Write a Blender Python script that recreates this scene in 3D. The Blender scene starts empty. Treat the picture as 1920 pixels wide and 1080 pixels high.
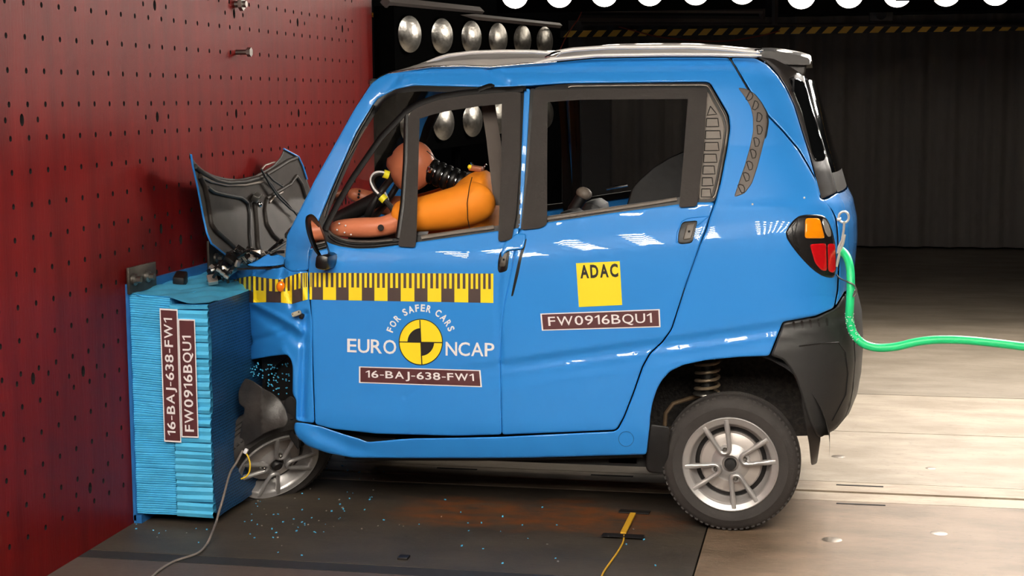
import bpy, bmesh, math, random
import numpy as np
from mathutils import Vector, Matrix, Euler
from mathutils.geometry import delaunay_2d_cdt
random.seed(7)
PI = math.pi
sc = bpy.context.scene
COL = sc.collection
# ------------------------------------------------------------------ camera
F = 2950.0
CX = Vector((0.98000276, 0.19888056, -0.00641186))
CUP = Vector((-0.01733169, 0.11741539, 0.99293164))
CBK = Vector((0.19822766, -0.97296462, 0.11851434))
CLOC = Vector((2.45585295, -5.37518472, 1.510751))
cam = bpy.data.cameras.new('camera'); co = bpy.data.objects.new('camera', cam); COL.objects.link(co)
mw = Matrix(((CX.x, CUP.x, CBK.x, CLOC.x), (CX.y, CUP.y, CBK.y, CLOC.y), (CX.z, CUP.z, CBK.z, CLOC.z), (0, 0, 0, 1)))
co.matrix_world = mw
cam.sensor_fit = 'HORIZONTAL'; cam.sensor_width = 36; cam.lens = 36 * F / 1920; cam.clip_end = 100
sc.camera = co
# ------------------------------------------------------------------ world, light, exposure
sc.view_settings.view_transform = 'Standard'; sc.view_settings.look = 'None'
sc.view_settings.exposure = 0.0; sc.view_settings.gamma = 1.0
try: sc.view_settings.use_curve_mapping = False
except Exception: pass
w = bpy.data.worlds.new('world'); sc.world = w; w.use_nodes = True
w.node_tree.nodes['Background'].inputs[0].default_value = (0.75, 0.85, 1.0, 1)
w.node_tree.nodes['Background'].inputs[1].default_value = 0.035
LAMP_E = 62.0        # radiance of the overhead lamps, the only lights of the hall besides the faint ambient
# ------------------------------------------------------------------ measuring helpers
Cn = np.array(CLOC)
Mx = np.array([[CX.x, CUP.x, CBK.x], [CX.y, CUP.y, CBK.y], [CX.z, CUP.z, CBK.z]])
def rays(uv):
    uv = np.atleast_2d(np.array(uv, dtype=float))
    d = np.stack([(uv[:, 0] - 960) / F, -(uv[:, 1] - 540) / F, -np.ones(len(uv))], 1)
    return d @ Mx.T
def atY(u, v, Y):
    d = rays([(u, v)])[0]; t = (Y - Cn[1]) / d[1]; return Vector(Cn + t * d)
def atYs(uv, Y):
    uv = np.atleast_2d(np.array(uv, float)); d = rays(uv); t = (Y + 0 * d[:, 1] - Cn[1]) / d[:, 1]; return Cn + t[:, None] * d
def atX(u, v, X):
    d = rays([(u, v)])[0]; t = (X - Cn[0]) / d[0]; return Vector(Cn + t * d)
def atZ(u, v, Z=0.0):
    d = rays([(u, v)])[0]; t = (Z - Cn[2]) / d[2]; return Vector(Cn + t * d)
def interp(tab, x):
    xs = [a for a, b in tab]; ys = [b for a, b in tab]
    return np.interp(x, xs, ys)
def spl(tab, x):          # smooth (Catmull-like) interpolation: box filtered linear
    r = 0
    for k in (-1.5, -1, -.5, 0, .5, 1, 1.5): r = r + interp(tab, x + k * 0.02)
    return r / 7
CARW = 1.31
XE = [(0.2, 2.40), (0.339, 2.484), (0.384, 2.516), (0.489, 2.54), (0.591, 2.548), (0.711, 2.54), (0.837, 2.515), (0.99, 2.518),
      (1.067, 2.515), (1.138, 2.499), (1.264, 2.458), (1.326, 2.43), (1.561, 2.362), (1.644, 2.345), (1.75, 2.30)]
PROF = [(0.1, .075), (0.22, .045), (0.28, .022), (0.36, .004), (0.5, .0), (0.62, .0), (0.93, .006), (0.99, .012), (1.035, .03), (1.08, .05), (1.14, .066),
        (1.3, .112), (1.5, .175), (1.58, .205), (1.62, .235), (1.66, .29), (1.7, .36), (1.8, .5)]
def sst(t):
    t = np.clip(t, 0, 1); return t * t * (3 - 2 * t)
def q_of(x, z):
    return z - 0.115 * np.clip(x - 1.5, -0.3, 1.2) - 0.0
def S(x, z):
    q = q_of(x, z)
    wq = np.clip((z - 0.75) / 0.25, 0, 1) * np.clip((1.35 - z) / 0.2, 0, 1)
    y = spl(PROF, z * (1 - wq) + q * wq)
    # lower groove rising to the rear
    g = z - (0.605 + 0.165 * (x - 1.31))
    amp = np.clip((x - 1.05) / 0.4, 0, 1)
    y = y + amp * (.010 * sst(-g / .034) - .0055 * sst((-g - .036) / .03) - .0045 * sst((-g - .070) / .05))
    # front corner turns in
    y = y + 0.16 * (np.clip((.62 - x) / .28, 0, 1.6)) ** 2
    # rear corner
    xe = interp(XE, z); ww = 0.30
    t = np.clip((x - (xe - ww)) / ww, 0, 0.992)
    y = y + 0.20 * (1 - np.sqrt(1 - t * t)) + np.clip((x - xe), 0, .1) * 6
    return y
# dents on the struck near side: (polyline px, half width px, depth m; >0 pushes in, <0 bulges out)
DENTS = []
def dent(poly, wpx, d): DENTS.append((np.array(poly, float), wpx, d))
def pdist(P, poly, closed=False):
    best = np.full(len(P), 1e9)
    n = len(poly)
    for i in range(n if closed else n - 1):
        a = poly[i]; b = poly[(i + 1) % n]; ab = b - a; L = max(ab @ ab, 1e-9)
        t = np.clip(((P - a) @ ab) / L, 0, 1)
        d = np.hypot(*(P - (a + t[:, None] * ab)).T)
        best = np.minimum(best, d)
    return best
def dentval(uv):
    r = np.zeros(len(uv))
    for poly, wpx, d in DENTS:
        dd = pdist(uv, poly); r += d * np.exp(-(dd / wpx) ** 2)
    return r
def side(uv, inset=0.0, dents=True):
    uv = np.atleast_2d(np.array(uv, float)); d = rays(uv)
    dv = dentval(uv) if (dents and DENTS) else 0
    Y = np.full(len(uv), 0.05)
    for k in range(40):
        t = (Y - Cn[1]) / d[:, 1]; P = Cn + t[:, None] * d
        Yn = S(P[:, 0], P[:, 2]) + inset + dv
        Y = Y * 0.4 + Yn * 0.6
    t = (Y - Cn[1]) / d[:, 1]
    return Cn + t[:, None] * d
def sp(u, v, inset=0.0): return Vector(side([(u, v)], inset)[0])
# ------------------------------------------------------------------ materials
def lin(c):
    return tuple(((x / 255) / 12.92 if x / 255 <= .04045 else ((x / 255 + .055) / 1.055) ** 2.4) for x in c)
MATS = {}
def mat(name, rgb, rough=.5, metal=0.0, coat=0.0, noise=0.0, nscale=20.0, bump=0.0, bscale=60.0, spec=.5, rgb2=None, emit=None, estr=0, stretch=None, trans=0.0, coord='Object'):
    if name in MATS: return MATS[name]
    m = bpy.data.materials.new(name); m.use_nodes = True; nt = m.node_tree; b = nt.nodes['Principled BSDF']
    c = lin(rgb); b.inputs['Base Color'].default_value = (*c, 1)
    b.inputs['Roughness'].default_value = rough; b.inputs['Metallic'].default_value = metal
    b.inputs['Coat Weight'].default_value = coat; b.inputs['Coat Roughness'].default_value = .012
    b.inputs['Specular IOR Level'].default_value = spec
    if trans: b.inputs['Transmission Weight'].default_value = trans
    if emit: b.inputs['Emission Color'].default_value = (*lin(emit), 1); b.inputs['Emission Strength'].default_value = estr
    if noise or bump or rgb2:
        tc = nt.nodes.new('ShaderNodeTexCoord'); mp = nt.nodes.new('ShaderNodeMapping'); nt.links.new(tc.outputs[coord], mp.inputs[0])
        if stretch: mp.inputs['Scale'].default_value = stretch
    if noise or rgb2:
        n = nt.nodes.new('ShaderNodeTexNoise'); n.inputs['Scale'].default_value = nscale; n.inputs['Detail'].default_value = 6
        nt.links.new(mp.outputs[0], n.inputs['Vector'])
        mix = nt.nodes.new('ShaderNodeMix'); mix.data_type = 'RGBA'
        c2 = lin(rgb2) if rgb2 else tuple(x * (1 - noise) for x in c)
        mix.inputs[6].default_value = (*c, 1); mix.inputs[7].default_value = (*c2, 1)
        rp = nt.nodes.new('ShaderNodeMapRange'); rp.inputs[1].default_value = .38; rp.inputs[2].default_value = .66
        nt.links.new(n.outputs[0], rp.inputs[0]); nt.links.new(rp.outputs[0], mix.inputs[0]); nt.links.new(mix.outputs[2], b.inputs['Base Color'])
    if bump:
        n2 = nt.nodes.new('ShaderNodeTexNoise'); n2.inputs['Scale'].default_value = bscale; n2.inputs['Detail'].default_value = 4
        nt.links.new(mp.outputs[0], n2.inputs['Vector'])
        bp = nt.nodes.new('ShaderNodeBump'); bp.inputs['Strength'].default_value = bump; bp.inputs['Distance'].default_value = .01
        nt.links.new(n2.outputs[0], bp.inputs['Height']); nt.links.new(bp.outputs[0], b.inputs['Normal'])
    MATS[name] = m
    return m
PAINT = mat('blue_paint', (43, 136, 218), rough=.42, coat=1.0, spec=.3)
BLACK = mat('black_plastic', (30, 29, 29), rough=.5, noise=.3, nscale=30, bump=.05, bscale=300)
SEAL = mat('black_rubber', (9, 9, 9), rough=.4, spec=.35)
DGREY = mat('bumper_plastic', (40, 40, 40), rough=.48, bump=.08, bscale=900)
TAPE = mat('cloth_tape', (40, 35, 32), rough=.75, noise=.18, nscale=9, bump=.1, bscale=90)
TRIM = mat('grey_trim', (100, 92, 84), rough=.5)
DARK = mat('interior_black', (12, 12, 12), rough=.8)
SEATM = mat('seat_vinyl', (20, 20, 21), rough=.5, bump=.1, bscale=40)
WHITE = mat('white_vinyl', (240, 236, 236), rough=.5)
MAROON = mat('maroon_vinyl', (84, 40, 44), rough=.5)
YELLOW = mat('yellow_vinyl', (255, 226, 30), rough=.5)
TICK = mat('dark_vinyl', (72, 56, 52), rough=.5)
INK = mat('black_ink', (18, 12, 10), rough=.5)
SILVER = mat('silver_paint', (232, 228, 224), rough=.3, metal=.2, coat=.5)
CHROME = mat('chrome', (220, 220, 220), rough=.12, metal=1)
STEEL = mat('steel', (140, 136, 130), rough=.35, metal=.9, noise=.3)
ALLOY = mat('alloy', (190, 187, 185), rough=.34, metal=.55, noise=.08, nscale=30)
RUBBER = mat('tyre_rubber', (52, 48, 46), rough=.75, noise=.25, nscale=14, bump=.1, bscale=120)
LINER = mat('wheel_liner', (26, 24, 23), rough=.7, rgb2=(54, 48, 44), nscale=60, bump=.5, bscale=90)
# ------------------------------------------------------------------ mesh building
class MB:
    def __init__(s): s.v = []; s.f = []; s.m = []; s.mats = []
    def mi(s, m):
        if m not in s.mats: s.mats.append(m)
        return s.mats.index(m)
    def add(s, vs, fs, m):
        b = len(s.v); k = s.mi(m); s.v += [tuple(x) for x in vs]
        for f in fs: s.f.append(tuple(b + i for i in f)); s.m.append(k)
    def box(s, c, sz, m, rot=None, bev=0.0):
        bm = bmesh.new(); bmesh.ops.create_cube(bm, size=1.0)
        for v in bm.verts: v.co = Vector((v.co.x * sz[0], v.co.y * sz[1], v.co.z * sz[2]))
        if bev: bmesh.ops.bevel(bm, geom=bm.edges[:], offset=bev, segments=2, affect='EDGES', profile=.5)
        R = Euler(rot).to_matrix() if rot else Matrix.Identity(3)
        bm.verts.index_update()
        s.add([R @ v.co + Vector(c) for v in bm.verts], [[v.index for v in f.verts] for f in bm.faces], m); bm.free()
    def tube(s, pts, r, m, n=10, cap=True, flat=1.0, up=None):
        pts = [Vector(p) for p in pts]; N = len(pts)
        rr = r if isinstance(r, (list, tuple)) else [r] * N
        rings = []; prev = None
        for i in range(N):
            t = (pts[min(i + 1, N - 1)] - pts[max(i - 1, 0)]).normalized()
            if prev is None:
                a = Vector(up) if up else (Vector((0, 0, 1)) if abs(t.z) < .9 else Vector((1, 0, 0)))
                a = (a - t * a.dot(t)).normalized()
            else:
                a = (prev - t * prev.dot(t)).normalized()
            prev = a; b = t.cross(a)
            rings.append([pts[i] + a * math.cos(2 * PI * k / n) * rr[i] + b * math.sin(2 * PI * k / n) * rr[i] * flat for k in range(n)])
        vs = [p for r_ in rings for p in r_]; fs = []
        for i in range(N - 1):
            for k in range(n):
                fs.append((i * n + k, i * n + (k + 1) % n, (i + 1) * n + (k + 1) % n, (i + 1) * n + k))
        if cap: fs.append(tuple(range(n - 1, -1, -1))); fs.append(tuple((N - 1) * n + k for k in range(n)))
        s.add(vs, fs, m)
    def lathe(s, prof, m, M=Matrix.Identity(4), n=48, close=False):   # prof: (r, h) around local z
        vs = []; fs = []; L = len(prof)
        for k in range(n):
            a = 2 * PI * k / n
            for (r, h) in prof: vs.append(M @ Vector((r * math.cos(a), r * math.sin(a), h)))
        for k in range(n):
            for i in range(L - (0 if close else 1)):
                j = (i + 1) % L
                fs.append((k * L + i, ((k + 1) % n) * L + i, ((k + 1) % n) * L + j, k * L + j))
        s.add(vs, fs, m)
    def loft(s, secs, m, close=False, cap=False):
        n = len(secs[0]); vs = [p for q in secs for p in q]; fs = []
        for i in range(len(secs) - 1):
            for k in range(n if close else n - 1):
                fs.append((i * n + k, i * n + (k + 1) % n, (i + 1) * n + (k + 1) % n, (i + 1) * n + k))
        if cap: fs.append(tuple(range(n - 1, -1, -1))); fs.append(tuple((len(secs) - 1) * n + k for k in range(n)))
        s.add(vs, fs, m)
    def ball(s, c, r, m, seg=16, rot=None):
        r = r if isinstance(r, (tuple, list)) else (r, r, r)
        R = Euler(rot).to_matrix() if rot else Matrix.Identity(3)
        bm = bmesh.new(); bmesh.ops.create_uvsphere(bm, u_segments=seg, v_segments=max(6, seg // 2), radius=1)
        bm.verts.index_update()
        s.add([R @ Vector((v.co.x * r[0], v.co.y * r[1], v.co.z * r[2])) + Vector(c) for v in bm.verts], [[v.index for v in f.verts] for f in bm.faces], m); bm.free()
    def build(s, name, parent=None, smooth=35, recalc=True):
        me = bpy.data.meshes.new(name); me.from_pydata(s.v, [], s.f)
        for m in s.mats: me.materials.append(m)
        me.polygons.foreach_set('material_index', s.m)
        if recalc:
            bm = bmesh.new(); bm.from_mesh(me); bmesh.ops.recalc_face_normals(bm, faces=bm.faces); bm.to_mesh(me); bm.free()
        if smooth:
            me.polygons.foreach_set('use_smooth', [True] * len(me.polygons)); me.set_sharp_from_angle(angle=math.radians(smooth))
        me.update()
        o = bpy.data.objects.new(name, me); COL.objects.link(o); attach(o, parent)
        return o
ROOTLOC = {}
def attach(o, parent):
    if parent is None: return
    o.parent = parent
    if parent.name in ROOTLOC: o.matrix_parent_inverse = Matrix.Translation(ROOTLOC[parent.name]).inverted()
def thing(name, loc, label, cat, group=None):
    o = bpy.data.objects.new(name, None); COL.objects.link(o); o.location = loc; o.empty_display_size = .1
    ROOTLOC[o.name] = Vector(loc); return tag(o, label, cat, group)
def tag(o, label=None, cat=None, group=None, kind=None):
    if label: o['label'] = label
    if cat: o['category'] = cat
    if group: o['group'] = group
    if kind: o['kind'] = kind
    return o
def inside(P, poly):
    x, y = P[:, 0], P[:, 1]; r = np.zeros(len(P), bool); n = len(poly)
    for i in range(n):
        x1, y1 = poly[i]; x2, y2 = poly[(i + 1) % n]
        c = ((y1 > y) != (y2 > y)); xi = (x2 - x1) * (y - y1) / ((y2 - y1) if y2 != y1 else 1e-9) + x1
        r ^= c & (x < xi)
    return r
def densify(poly, step, closed=True):
    out = []; n = len(poly)
    for i in range(n if closed else n - 1):
        a = np.array(poly[i], float); b = np.array(poly[(i + 1) % n], float); k = max(1, int(np.hypot(*(b - a)) / step))
        for j in range(k): out.append(a + (b - a) * j / k)
    if not closed: out.append(np.array(poly[-1], float))
    return np.array(out)
def smoothpoly(poly, it=1):
    P = [np.array(p, float) for p in poly]
    for _ in range(it):
        Q = []
        for i in range(len(P)):
            a = P[i]; b = P[(i + 1) % len(P)]; Q += [a * .75 + b * .25, a * .25 + b * .75]
        P = Q
    return [tuple(p) for p in P]
def roundc(poly, c=5.0):
    P = [np.array(p, float) for p in poly]; out = []; n = len(P)
    for i in range(n):
        a, b, d = P[i - 1], P[i], P[(i + 1) % n]; la, ld = np.hypot(*(a - b)), np.hypot(*(d - b))
        if la < 1e-6 or ld < 1e-6: continue
        u = (a - b) / la; v = (d - b) / ld; ca, cd = min(c, la * .3), min(c, ld * .3)
        p0, p2 = b + u * ca, b + v * cd
        out += [p0, p0 * .25 + b * .5 + p2 * .25, p2]
    return [tuple(p) for p in out]
def tri2d(outline, holes, step, er, bstep=None):
    bs_ = bstep or step
    polys = [densify(outline, bs_)] + [densify(h, bs_) for h in holes]
    pts = [p for q in polys for p in q]; edges = []; b = 0
    for q in polys:
        n = len(q); edges += [(b + i, b + (i + 1) % n) for i in range(n)]; b += n
    allp = np.array(pts); mn = allp.min(0); mx = allp.max(0)
    gx = np.arange(mn[0], mx[0], step); gy = np.arange(mn[1], mx[1], step)
    G = np.array([(x + (step / 2 if j % 2 else 0), y) for j, y in enumerate(gy) for x in gx])
    cand = []
    if len(G): cand.append((G, max(er * 1.3, step * .45)))
    if er:
        for q in polys:
            t = np.roll(q, -1, 0) - np.roll(q, 1, 0); L = np.maximum(np.hypot(t[:, 0], t[:, 1]), 1e-6); nrm = np.stack([-t[:, 1], t[:, 0]], 1) / L[:, None]
            for sgn in (-1, 1):
                for k in (.35, 1.0): cand.append((q + nrm * sgn * er * k, er * k * .8))
    def dist(P): return np.min([pdist(P, q, True) for q in polys], 0)
    def ok(P):
        r = inside(P, polys[0])
        for h in polys[1:]: r &= ~inside(P, h)
        return r
    for P, md in cand:
        k = ok(P) & (dist(P) > md); pts += [p for p in P[k]]
    res = delaunay_2d_cdt([Vector((float(p[0]), float(p[1]))) for p in pts], edges, [], 0, 1e-4)
    V = np.array([(v.x, v.y) for v in res[0]]); T = [tuple(t) for t in res[2]]
    cen = np.array([V[list(t)].mean(0) for t in T]); k = ok(cen); T = [t for t, kk in zip(T, k) if kk]
    return V, T, dist(V)
def growpoly(poly, g):
    P = np.array(poly, float); A = 0.5 * np.sum(P[:, 0] * np.roll(P[:, 1], -1) - np.roll(P[:, 0], -1) * P[:, 1])
    t = np.roll(P, -1, 0) - np.roll(P, 1, 0); L = np.maximum(np.hypot(t[:, 0], t[:, 1]), 1e-6)
    n = np.stack([t[:, 1], -t[:, 0]], 1) / L[:, None] * (1 if A > 0 else -1)
    return [tuple(p) for p in P + n * g]
def panel(name, outline, mat_, parent, holes=(), step=12, inset=0.0, thick=.012, er=3.0, erd=None, fn=None, mirror=False, dents=True, backmat=None, label=None, smooth=32, rc=5.0, grow=0.0):
    if grow: outline = growpoly(outline, grow)
    if rc: outline = roundc(outline, rc); holes = [roundc(h, rc) for h in holes]
    bs_ = min(step, 4.0) if er else step
    V, T, D = tri2d(outline, holes, step, er, bs_)
    polys = [densify(outline, 30)] + [densify(h, 30) for h in holes]
    erd = er * .0019 if erd is None else erd
    def ro(uv, D=None):
        if not er: return np.zeros(len(uv))
        if D is None:
            D = np.min([pdist(uv, q, True) for q in polys], 0); ins = inside(uv, polys[0])
            for h in polys[1:]: ins &= ~inside(uv, h)
            D = np.where(ins, D, 0)
        x = np.clip(1 - D / er, 0, 1); return erd * (1 - np.sqrt(np.clip(1 - x * x * .96, 0, 1)))
    def go(mir):
        dn = dents and not mir
        f = fn or (lambda uv, i: side(uv, i, dn))
        r0 = ro(V); P = f(V, inset + r0); Q = f(V, inset + r0 + thick); e = .6; fs = []
        for dx, dy in ((e, 0), (-e, 0), (0, e), (0, -e)):
            W = V + np.array([dx, dy]); fs.append(f(W, inset + ro(W)))
        N = np.cross(fs[0] - fs[1], fs[2] - fs[3]); N /= np.maximum(np.linalg.norm(N, axis=1), 1e-12)[:, None]
        N *= np.where(np.sum(N * (Cn - P), 1) < 0, -1, 1)[:, None]
        t = T[len(T) // 2]; a, b_, c = P[t[0]], P[t[1]], P[t[2]]; T2 = T
        if np.dot(np.cross(b_ - a, c - a), Cn - a) < 0: T2 = [(x, z, y) for x, y, z in T]
        if mir:
            P = P * [1, -1, 1] + [0, CARW, 0]; Q = Q * [1, -1, 1] + [0, CARW, 0]; N = N * [1, -1, 1]; T2 = [(x, z, y) for x, y, z in T2]
        n = len(V); mb = MB(); mb.add(list(P) + list(Q), list(T2), mat_); k2 = mb.mi(backmat or mat_)
        for t in T2: mb.f.append((t[0] + n, t[2] + n, t[1] + n)); mb.m.append(k2)
        ec = set((t[i], t[(i + 1) % 3]) for t in T2 for i in range(3))
        for (a, b_) in sorted(ec):
            if (b_, a) not in ec: mb.f.append((b_, a, a + n, b_ + n)); mb.m.append(0)
        o = mb.build(name, parent, smooth=0, recalc=False); me = o.data
        me.polygons.foreach_set('use_smooth', [True] * len(me.polygons))
        me.normals_split_custom_set_from_vertices([tuple(q) for q in N] + [tuple(-q) for q in N])
        return o
    o = go(False)
    if label: o['label'] = label
    if mirror: go(True)
    return o
GLY = {}
def glyph(ch, bold):
    if (ch, bold) in GLY: return GLY[(ch, bold)]
    bb = .5 + bold * 2
    if ch == '1': V, Fs = [(.16, 0), (.16 + .19 * bb, 0), (.16 + .19 * bb, .7), (.19, .7), (.0, .56), (.0, .47), (.16, .56)], [(0, 1, 2, 3, 6), (3, 4, 5, 6)]
    elif ch == '-': V, Fs = [(0, .24), (.25, .24), (.25, .24 + .17 * bb), (0, .24 + .17 * bb)], [(0, 1, 2, 3)]
    else:
        cu = bpy.data.curves.new('t', 'FONT'); cu.body = ch; cu.size = 1; cu.offset = bold; cu.resolution_u = 3
        o = bpy.data.objects.new('t', cu); COL.objects.link(o)
        dg = bpy.context.evaluated_depsgraph_get(); dg.update(); me = bpy.data.meshes.new_from_object(o.evaluated_get(dg))
        V = [(v.co.x, v.co.y) for v in me.vertices]; Fs = [tuple(p.vertices) for p in me.polygons]
        bpy.data.objects.remove(o); bpy.data.curves.remove(cu); bpy.data.meshes.remove(me)
    V = np.array(V, float); V[:, 0] -= V[:, 0].min(); wd = V[:, 0].max()
    mxw = {'O': .58, 'Q': .60, 'W': .84, 'N': .54, 'C': .54, 'D': .54, 'A': .58, 'U': .52, 'M': .66, 'R': .5}.get(ch, 9)   # a narrow grotesque
    if wd > mxw: V[:, 0] *= mxw / wd
    GLY[(ch, bold)] = (V, Fs); return V, Fs
def text_poly(s, bold=0.0, space=1.0):
    VV = []; FF = []; x = 0; n = 0
    for ch in s:
        if ch == ' ': x += .3; continue
        V, Fs = glyph(ch, bold); VV.append(V + [x, 0]); FF += [tuple(i + n for i in f) for f in Fs]; n += len(V); x += V[:, 0].max() + .095 * space
    return np.vstack(VV), FF
def quadmap(V, quad, box=None):
    mn = V.min(0); mx = V.max(0)
    s = (V[:, 0] - mn[0]) / (mx[0] - mn[0]); t = 1 - (V[:, 1] - mn[1]) / (mx[1] - mn[1])
    a, b, c, d = [np.array(p, float) for p in quad]   # tl, tr, br, bl
    return ((1 - s) * (1 - t))[:, None] * a + (s * (1 - t))[:, None] * b + (s * t)[:, None] * c + ((1 - s) * t)[:, None] * d
def inquad(quad, l, t, r, b):   # sub-quad in fractions
    a, bb, c, d = [np.array(p, float) for p in quad]
    g = lambda s, k: a * (1 - s) * (1 - k) + bb * s * (1 - k) + c * s * k + d * (1 - s) * k
    return [g(l, t), g(r, t), g(r, b), g(l, b)]
def put2d(mb, V, Fs, mat_, fn, off): mb.add(list(fn(V, off)), Fs, mat_)
def putquad(mb, quad, mat_, fn, off, n=8, m=3):
    a, b, c, d = [np.array(p, float) for p in quad]
    V = np.array([(a * (1 - s) * (1 - t) + b * s * (1 - t) + c * s * t + d * (1 - s) * t) for t in np.linspace(0, 1, m + 1) for s in np.linspace(0, 1, n + 1)])
    Fs = [(j * (n + 1) + i, (j + 1) * (n + 1) + i, (j + 1) * (n + 1) + i + 1, j * (n + 1) + i + 1) for j in range(m) for i in range(n)]
    put2d(mb, V, Fs, mat_, fn, off)
def sfn(V, off): return side(V, -off)
def planeY(Y):
    def f(V, off):
        d = rays(V); t = (Y - off - Cn[1]) / d[:, 1]; return Cn + t[:, None] * d
    return f
# ================================================================== THE HALL
# floor: slabs between grooves, a rail gap and slots
def floor_material(name, a, b, c, sc1, rust=False):
    m = bpy.data.materials.new(name); m.use_nodes = True; nt = m.node_tree; B = nt.nodes['Principled BSDF']
    tc = nt.nodes.new('ShaderNodeTexCoord'); mp = nt.nodes.new('ShaderNodeMapping'); nt.links.new(tc.outputs['Object'], mp.inputs[0]); mp.inputs['Scale'].default_value = (1, 2.2, 1)
    def noise(s, d=8, r=.6):
        n = nt.nodes.new('ShaderNodeTexNoise'); n.inputs['Scale'].default_value = s; n.inputs['Detail'].default_value = d; n.inputs['Roughness'].default_value = r
        nt.links.new(mp.outputs[0], n.inputs['Vector']); return n
    def mixc(fac, x, y, lo, hi):
        r = nt.nodes.new('ShaderNodeMapRange'); r.inputs[1].default_value = lo; r.inputs[2].default_value = hi; nt.links.new(fac, r.inputs[0])
        k = nt.nodes.new('ShaderNodeMix'); k.data_type = 'RGBA'; nt.links.new(r.outputs[0], k.inputs[0])
        for i, q in ((6, x), (7, y)):
            if isinstance(q, tuple): k.inputs[i].default_value = (*lin(q), 1)
            else: nt.links.new(q, k.inputs[i])
        return k.outputs[2]
    c1 = mixc(noise(sc1).outputs[0], a, b, .38, .62)
    c2 = mixc(noise(sc1 * 7, 10, .75).outputs[0], c1, c, .56, .75)
    if rust:   # the rust stain beside the sill, its own patch on the steel
        geo = nt.nodes.new('ShaderNodeTexCoord'); m2 = nt.nodes.new('ShaderNodeMapping'); nt.links.new(geo.outputs['Object'], m2.inputs[0])
        m2.inputs['Location'].default_value = (-1.42, -.16, 0)
        n = noise(3.2, 8); add = nt.nodes.new('ShaderNodeVectorMath'); add.operation = 'MULTIPLY_ADD'
        nt.links.new(n.outputs['Color'], add.inputs[0]); add.inputs[1].default_value = (.6, .5, 0); nt.links.new(m2.outputs[0], add.inputs[2])
        sc_ = nt.nodes.new('ShaderNodeVectorMath'); sc_.operation = 'MULTIPLY'; sc_.inputs[1].default_value = (1.5, 3.6, 0); nt.links.new(add.outputs[0], sc_.inputs[0])
        sub = nt.nodes.new('ShaderNodeVectorMath'); sub.operation = 'SUBTRACT'; sub.inputs[1].default_value = (.45, .9, 0); nt.links.new(sc_.outputs[0], sub.inputs[0])
        ln = nt.nodes.new('ShaderNodeVectorMath'); ln.operation = 'LENGTH'; nt.links.new(sub.outputs[0], ln.inputs[0])
        r = nt.nodes.new('ShaderNodeMapRange'); r.inputs[1].default_value = .95; r.inputs[2].default_value = .6; nt.links.new(ln.outputs['Value'], r.inputs[0])
        n3 = noise(9, 8); mul = nt.nodes.new('ShaderNodeMath'); mul.operation = 'MULTIPLY'; nt.links.new(r.outputs[0], mul.inputs[0])
        r3 = nt.nodes.new('ShaderNodeMapRange'); r3.inputs[1].default_value = .35; r3.inputs[2].default_value = .62; nt.links.new(n3.outputs[0], r3.inputs[0]); nt.links.new(r3.outputs[0], mul.inputs[1])
        k = nt.nodes.new('ShaderNodeMix'); k.data_type = 'RGBA'; nt.links.new(mul.outputs[0], k.inputs[0]); nt.links.new(c2, k.inputs[6]); k.inputs[7].default_value = (*lin((112, 66, 34)), 1)
        c2 = k.outputs[2]
    nt.links.new(c2, B.inputs['Base Color']); B.inputs['Roughness'].default_value = .55; B.inputs['Specular IOR Level'].default_value = .3
    bp = nt.nodes.new('ShaderNodeBump'); bp.inputs['Strength'].default_value = .15; bp.inputs['Distance'].default_value = .01
    nt.links.new(noise(30).outputs[0], bp.inputs['Height']); nt.links.new(bp.outputs[0], B.inputs['Normal'])
    return m
F_BEIGE = floor_material('floor_beige', (164, 152, 135), (138, 126, 109), (102, 92, 80), 2.2)
F_STEEL = floor_material('floor_steel_plate', (74, 66, 56), (60, 55, 49), (44, 41, 37), 2.4, rust=True)
F_FRONT = floor_material('floor_front', (86, 74, 67), (76, 67, 62), (60, 54, 50), 3)
F_RAIL = floor_material('floor_rail', (172, 158, 138), (146, 130, 112), (104, 94, 82), 4)
F_FAR_DIM = floor_material('floor_far_dim', (140, 129, 114), (118, 108, 94), (92, 84, 73), 2.2)  # beige floor again, darkened: the light's falloff is put into its colour
F_PLATE_LIT = floor_material('floor_plate_lit', (128, 109, 90), (104, 87, 69), (80, 66, 52), 2.6)  # same plate right of the seam; stronger light is put into its lighter tone
F_DARK = mat('floor_gap', (10, 9, 9), rough=.9)
F_STRIP = mat('rubber_strip', (38, 36, 36), rough=.7, noise=.25, nscale=12)
fb = MB()
YS = [(-7.0, -0.64, F_FRONT), (-0.635, -0.555, F_STRIP), (-0.55, 0.555, F_STEEL), (0.56, 0.685, F_RAIL), (0.715, 0.86, F_RAIL), (0.865, 1.838, F_BEIGE), (1.846, 2.78, F_BEIGE), (2.79, 12.5, F_FAR_DIM)]
X0, X1 = -3.0, 8.0
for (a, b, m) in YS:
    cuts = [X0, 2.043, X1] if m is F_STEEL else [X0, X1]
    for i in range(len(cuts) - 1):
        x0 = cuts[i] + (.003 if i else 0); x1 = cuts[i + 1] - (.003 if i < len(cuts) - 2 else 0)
        fb.box(((x0 + x1) / 2, (a + b) / 2, -.02), (x1 - x0, b - a, .04), F_PLATE_LIT if (m is F_STEEL and i) else m)
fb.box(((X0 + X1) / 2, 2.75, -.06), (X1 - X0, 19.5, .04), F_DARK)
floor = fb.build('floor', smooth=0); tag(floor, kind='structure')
for (u0, u1, v) in ((1568, 1656, 911), (1568, 1660, 946), (1107, 1188, 892), (818, 896, 879)):
    a = atZ(u0, v); b = atZ(u1, v); s_ = MB(); s_.box(((a.x + b.x) / 2, (a.y + b.y) / 2, .0005), (b.x - a.x, .014, .002), F_DARK); s_.build('slot', floor, smooth=0)
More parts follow.
